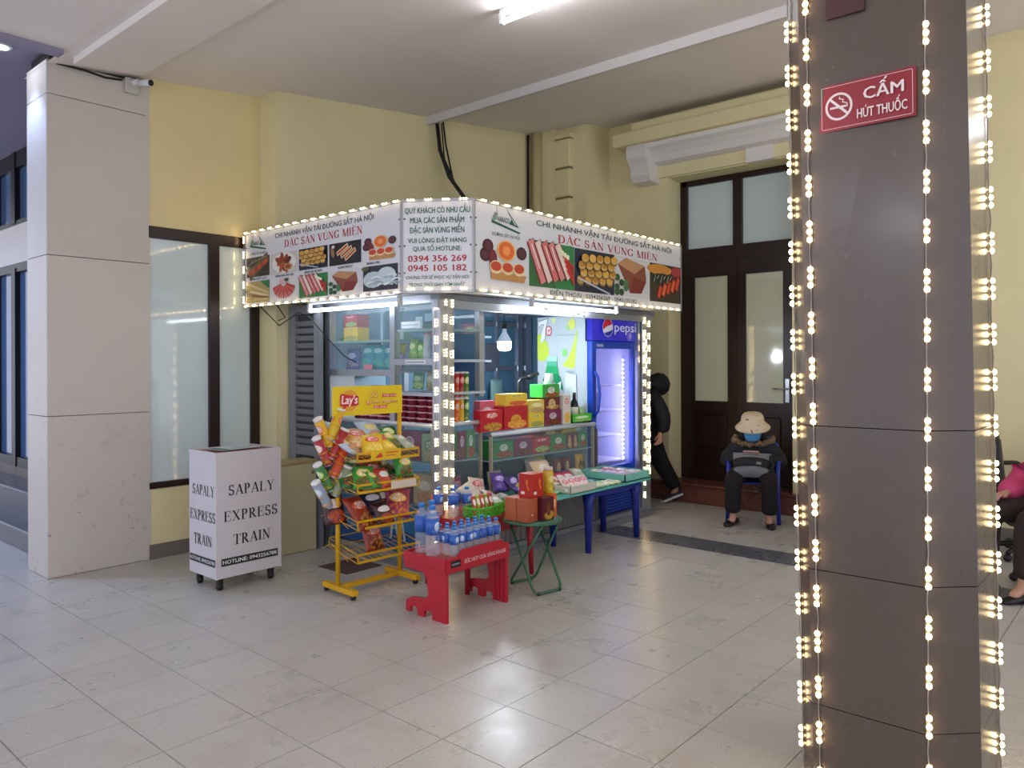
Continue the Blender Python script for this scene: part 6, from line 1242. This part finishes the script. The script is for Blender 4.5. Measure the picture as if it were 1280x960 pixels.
g = G(); g.lathe([(.098, -.09), (.1, -.02), (.095, .06), (.06, .11)], HAIR, 16, ht @ Matrix.Translation((-.022, 0, -.01))); 
for s in (1, -1): g.tube([ht @ Vector((.0, s*.085, 0)), ht @ Vector((.0, s*.1, -.1)), ht @ Vector((.01, s*.09, -.17))], [.03, .032, .012], HAIR, 8)
g.obj('hair', wo)
FUR = mat('#7a6348', .95, name='fur_trim', noise=.35, nscale=60, bump=1, bscale=90); g = G(); q = random.Random(5)
for i in range(46):
    a = (i/45-.5)*3.9+PI; p = Vector((.03-.1*math.cos(a-PI)*(-1)*0+.09*math.cos((i/45-.5)*3.6), .17*math.sin((i/45-.5)*3.6), .775-.05*math.cos((i/45-.5)*3.0)))
    g.ball(p+Vector((q.uniform(-.01, .01), q.uniform(-.01, .01), q.uniform(-.01, .01))), q.uniform(.018, .03), FUR, 7, 4)
g.obj('fur_collar', wo)
ph_ = thing('mobile_phone', 'pale pink mobile phone held by the seated person', 'phone', C0+Matrix.Rotation(RZ, 3, 'Z') @ Vector((.305, 0, .665)), RZ, rot=(0, -.5, RZ)); G().box((-.035, -.07, -.004), (.035, .07, .004), mat('#d8b0a8', .3, name='phone_shell'), ch=.003).obj('shell', ph_); G().box((-.032, -.066, .004), (.032, .066, .005), mat('#1a1c24', .1, name='screen')).obj('screen', ph_)
# backpack on the lap
bgp = thing('backpack', 'grey backpack with black band on the lap of the seated person', 'bag', C0+Matrix.Rotation(RZ, 3, 'Z') @ Vector((.27, 0, .535)), RZ)
GRB = mat('#77777a', .8, name='grey_canvas', bump=.2, bscale=120); BKB = mat('#1e1d22', .8, name='black_canvas')
o = bag_geo(.34, .24, .17, GRB, 12, 12, 3).obj('bag_body', bgp); o.rotation_euler = (PI/2-.5, 0, PI/2); o.location = (.0, .0, .01)
g = G(); M_ = rotm(PI/2-.5, 0, PI/2, (0, 0, .01)); vs = []; fs = []
for j in range(3):
    for i in range(13):
        u = i/6-1; v = -.35+.35*j; e = max(0, 1-u*u)**.55*max(0, 1-abs(v)**3)**.6; vs.append((u*.17*.955, v*.12, .085*e*1.12+.005))
for j in range(2):
    for i in range(12): a = j*13+i; fs.append([a, a+1, a+14, a+13])
g.add(vs, fs, BKB, M_, True); o2 = g.obj('band', bgp); sd = o2.modifiers.new('t', 'SOLIDIFY'); sd.thickness = .004
G().tube([M_ @ Vector((.15, .1, .0)), M_ @ Vector((.19, .0, .03)), M_ @ Vector((.16, -.1, .02))], .014, BKB, 8).obj('strap', bgp)
# ---- plastic chairs
CHB = mat('#24389a', .38, name='blue_chair_plastic')
def chair(label, loc, rz):
    t = thing('plastic_chair', label, 'chair', loc, rz)
    G().box((-.2, -.2, .355), (.21, .2, .375), CHB, ch=.008).obj('seat', t)
    for x, y in ((.2, .2), (.2, -.2), (-.2, .18), (-.2, -.18)):
        top = .56 if x > 0 else .37
        G().tube([(x*1.12, y*1.15, 0), (x, y*1.05, .36), (x*.95, y*1.1, top)], [.018, .026, .02], CHB, 8).obj('leg', t)
    for s in (1, -1): G().tube([(.2, s*.22, .56), (.1, s*.24, .575), (-.12, s*.235, .57), (-.22, s*.2, .60)], [.018, .024, .024, .02], CHB, 8).obj('armrest', t)
    for y in (-.14, -.07, 0, .07, .14): G().box((-.235, y-.022, .375), (-.222, y+.022, .72), CHB, rotm(0, -.08, 0)).obj('back_slat', t)
    G().tube([(-.21, -.2, .37), (-.24, -.2, .68), (-.27, -.12, .75), (-.275, 0, .76), (-.27, .12, .75), (-.24, .2, .68), (-.21, .2, .37)], .016, CHB, 8).obj('back_frame', t)
    return t
chair('blue plastic armchair under the seated person', C0+Vector((.02, .0, 0)), RZ)
chair('blue plastic chair half hidden behind the near pillar', (6.38, 2.13, 0), RZ+.1)
# ---- walking man, mostly hidden by the kiosk post
mn = thing('person', 'person in black hooded jacket walking past behind the lit kiosk post', 'person', (7.0, 4.22, 0), 2.287)
# local +X = walking direction (to the left of the photo)
J = dict(pel=(-.02, 0, .80, .08), spi=(-.01, 0, .95, .08), che=(.02, 0, 1.12, .09), nek=(.06, 0, 1.29, .045), hd=(.09, 0, 1.37, .05),
 ls=(.02, .16, 1.17, .035), le=(-.1, .2, .96, .03), lw=(-.10, .2, .77, .026), rs=(.02, -.16, 1.17, .035), re=(.06, -.2, .95, .03), rw=(.2, -.19, .82, .026),
 lh=(.0, .09, .78, .05), lk=(.16, .1, .45, .045), la=(.2, .1, .09, .035), lf=(.31, .1, .04, .032, .025), rh=(-.02, -.09, .78, .05), rk=(-.1, -.1, .44, .045), ra=(-.33, -.1, .15, .035), rf=(-.27, -.1, .06, .03, .025))
Ed = [('pel', 'spi'), ('spi', 'che'), ('che', 'nek'), ('nek', 'hd'), ('che', 'ls'), ('ls', 'le'), ('le', 'lw'), ('che', 'rs'), ('rs', 're'), ('re', 'rw'), ('pel', 'lh'), ('lh', 'lk'), ('lk', 'la'), ('la', 'lf'), ('pel', 'rh'), ('rh', 'rk'), ('rk', 'ra'), ('ra', 'rf')]
h1, e1 = hand('L', (-.10, .2, .77), (.1, 0, -1), (-1, 0, 0), (1, 0, 0), .7); h2, e2 = hand('R', (.2, -.19, .82), (.3, 0, -1), (-1, 0, 0), (1, 0, 0), .5)
J.update(h1); J.update(h2); Ed += e1+e2+[('lw', 'Lpalm'), ('rw', 'Rpalm')]
skin('body', J, Ed, SKIN, mn, 'pel'); mh, m3 = head(mn, (.12, 0, 1.43), 0, .2)
G().lathe([(.088, -.07), (.1, .0), (.098, .06), (.06, .108), (.0001, .12)], HAIR, 16, m3 @ Matrix.Translation((-.02, 0, .012))).obj('hair', mn)
JK = mat('#0e0f16', .75, name='black_jacket', bump=.3, bscale=30)
ck = dict(a=(-.05, 0, .74, .17, .16), b=(-.05, 0, .93, .18, .16), c=(-.02, 0, 1.12, .17, .16), d=(.02, 0, 1.25, .13), l1=(-.02, .17, 1.14, .1), lm=(-.08, .18, 1.04, .095), l2=(-.13, .19, .93, .09), l3=(-.12, .2, .765, .07), r1=(.02, -.18, 1.14, .085), rm=(.05, -.2, 1.05, .08), r2=(.06, -.215, .95, .075), r3=(.16, -.195, .85, .056))
skin('hooded_jacket', ck, [('a', 'b'), ('b', 'c'), ('c', 'd'), ('c', 'l1'), ('l1', 'lm'), ('lm', 'l2'), ('l2', 'l3'), ('c', 'r1'), ('r1', 'rm'), ('rm', 'r2'), ('r2', 'r3')], JK, mn, 'a')
G().tube([(.10, .09, 1.24), (.0, .11, 1.28), (-.08, .09, 1.27), (-.12, 0, 1.26), (-.08, -.09, 1.27), (.0, -.11, 1.28), (.10, -.09, 1.24)], [.035, .06, .10, .125, .10, .06, .035], JK, 12).obj('hood', mn)
tk = dict(p=(-.02, 0, .78, .12, .12), l0=(.0, .09, .74, .095), l1=(.14, .1, .46, .078), l2=(.19, .1, .13, .062), r0=(-.04, -.09, .74, .12), r1=(-.14, -.1, .46, .1), r2=(-.33, -.1, .15, .075))
skin('trousers', tk, [('p', 'l0'), ('l0', 'l1'), ('l1', 'l2'), ('p', 'r0'), ('r0', 'r1'), ('r1', 'r2')], mat('#0f0f13', .85, name='black_trousers'), mn, 'p')
TRN = mat('#1c1f2c', .6, name='dark_trainer'); SOL = mat('#c8c8cc', .5, name='white_sole')
shoe(mn, .24, .1, 0, 0, TRN, SOL, buckle=False); s_ = shoe(mn, 0, 0, 0, 0, TRN, SOL, buckle=False); s_.location = (-.30, -.1, .055); s_.rotation_euler = (0, .38, 0)
# ---- person in pink at the right edge, on a dark office chair
p0 = Vector((6.10, .60, 0)); rz2 = 2.55
oc = thing('office_chair', 'dark padded chair with curved armrests at the right edge of the photo', 'chair', (7.0, .93, 0), -.8); DG = mat('#3a332f', .5, name='dark_leatherette')
G().box((-.22, -.23, .40), (.24, .23, .47), DG, ch=.03).obj('seat', oc); G().box((-.3, -.2, .5), (-.22, .2, .98), DG, rotm(0, -.12, 0, (.06, 0, .0)), ch=.035).obj('backrest', oc)
for s in (1, -1): G().tube(bez([(-.2, s*.27, .68), (.22, s*.27, .68), (.2, s*.27, .42)], .08), .018, BLACK, 8).obj('armrest', oc)
G().tube([(0, 0, .08), (0, 0, .4)], .03, BLACK, 10).obj('column', oc)
for k in range(5): a = 2*PI*k/5; G().tube([(0, 0, .1), (.27*math.cos(a), .27*math.sin(a), .065)], [.025, .016], BLACK, 8).ball((.27*math.cos(a), .27*math.sin(a), .03), .03, BLACK, 10, 6).obj('foot_arm', oc)
oc2 = dup(oc, p0, rz2, 'dark chair under the person in pink, beyond the right edge')
pk = thing('person', 'person in a pink jacket seated at the right edge of the photo', 'person', p0, rz2); PNK = mat('#c4416f', .7, name='pink_fleece', noise=.06, nscale=12)
J = dict(pel=(-.02, 0, .52, .08), spi=(-.03, 0, .66, .08), che=(-.02, 0, .80, .08), nek=(.02, 0, .94, .05), hd=(.04, 0, 1.0, .05), ls=(-.01, .14, .85, .03), le=(.05, .23, .66, .028), lw=(.27, .15, .62, .026), rs=(-.01, -.14, .85, .03), re=(.05, -.23, .66, .028), rw=(.27, -.15, .62, .026),
 lh=(.02, .1, .53, .05), lk=(.42, .13, .51, .04), la=(.44, .13, .09, .035), lf=(.54, .13, .04, .032, .025), rh=(.02, -.1, .53, .05), rk=(.42, -.13, .51, .04), ra=(.44, -.13, .09, .035), rf=(.54, -.13, .04, .032, .025))
Ed = [('pel', 'spi'), ('spi', 'che'), ('che', 'nek'), ('nek', 'hd'), ('che', 'ls'), ('ls', 'le'), ('le', 'lw'), ('che', 'rs'), ('rs', 're'), ('re', 'rw'), ('pel', 'lh'), ('lh', 'lk'), ('lk', 'la'), ('la', 'lf'), ('pel', 'rh'), ('rh', 'rk'), ('rk', 'ra'), ('ra', 'rf')]
h1, e1 = hand('L', (.27, .15, .62), (1, -.2, 0), (0, 0, 1), (0, -1, 0), .6); h2, e2 = hand('R', (.27, -.15, .62), (1, .2, 0), (0, 0, 1), (0, 1, 0), .6); J.update(h1); J.update(h2); Ed += e1+e2+[('lw', 'Lpalm'), ('rw', 'Rpalm')]
skin('body', J, Ed, SKIN, pk, 'pel'); hh, h3 = head(pk, (.07, 0, 1.08), 0, .1)
G().lathe([(.09, -.06), (.104, .0), (.1, .07), (.06, .115), (.0001, .125)], HAIR, 16, h3 @ Matrix.Translation((-.03, 0, .01))).obj('hair', pk)
cq = dict(a=(-.0, 0, .54, .18, .16), b=(-.0, 0, .68, .16, .15), c=(-.02, 0, .84, .15, .12), d=(.01, 0, .93, .07), l1=(-.01, .16, .84, .085), lm=(.02, .21, .75, .08), l2=(.05, .24, .66, .09), l3=(.26, .16, .62, .075), r1=(-.01, -.16, .84, .085), rm=(.02, -.21, .75, .08), r2=(.05, -.24, .66, .09), r3=(.26, -.16, .62, .075))
skin('pink_jacket', cq, [('a', 'b'), ('b', 'c'), ('c', 'd'), ('c', 'l1'), ('l1', 'lm'), ('lm', 'l2'), ('l2', 'l3'), ('c', 'r1'), ('r1', 'rm'), ('rm', 'r2'), ('r2', 'r3')], PNK, pk, 'a')
tq_ = dict(p=(0, 0, .52, .12, .1), l0=(.03, .1, .52, .1), l1=(.42, .135, .51, .08), l2=(.44, .135, .13, .062), r0=(.03, -.1, .52, .1), r1=(.42, -.135, .51, .08), r2=(.44, -.135, .13, .062))
skin('trousers', tq_, [('p', 'l0'), ('l0', 'l1'), ('l1', 'l2'), ('p', 'r0'), ('r0', 'r1'), ('r1', 'r2')], mat('#2e211e', .85, name='brown_trousers'), pk, 'p'); shoe(pk, .46, .13, 0); shoe(pk, .46, -.13, 0)
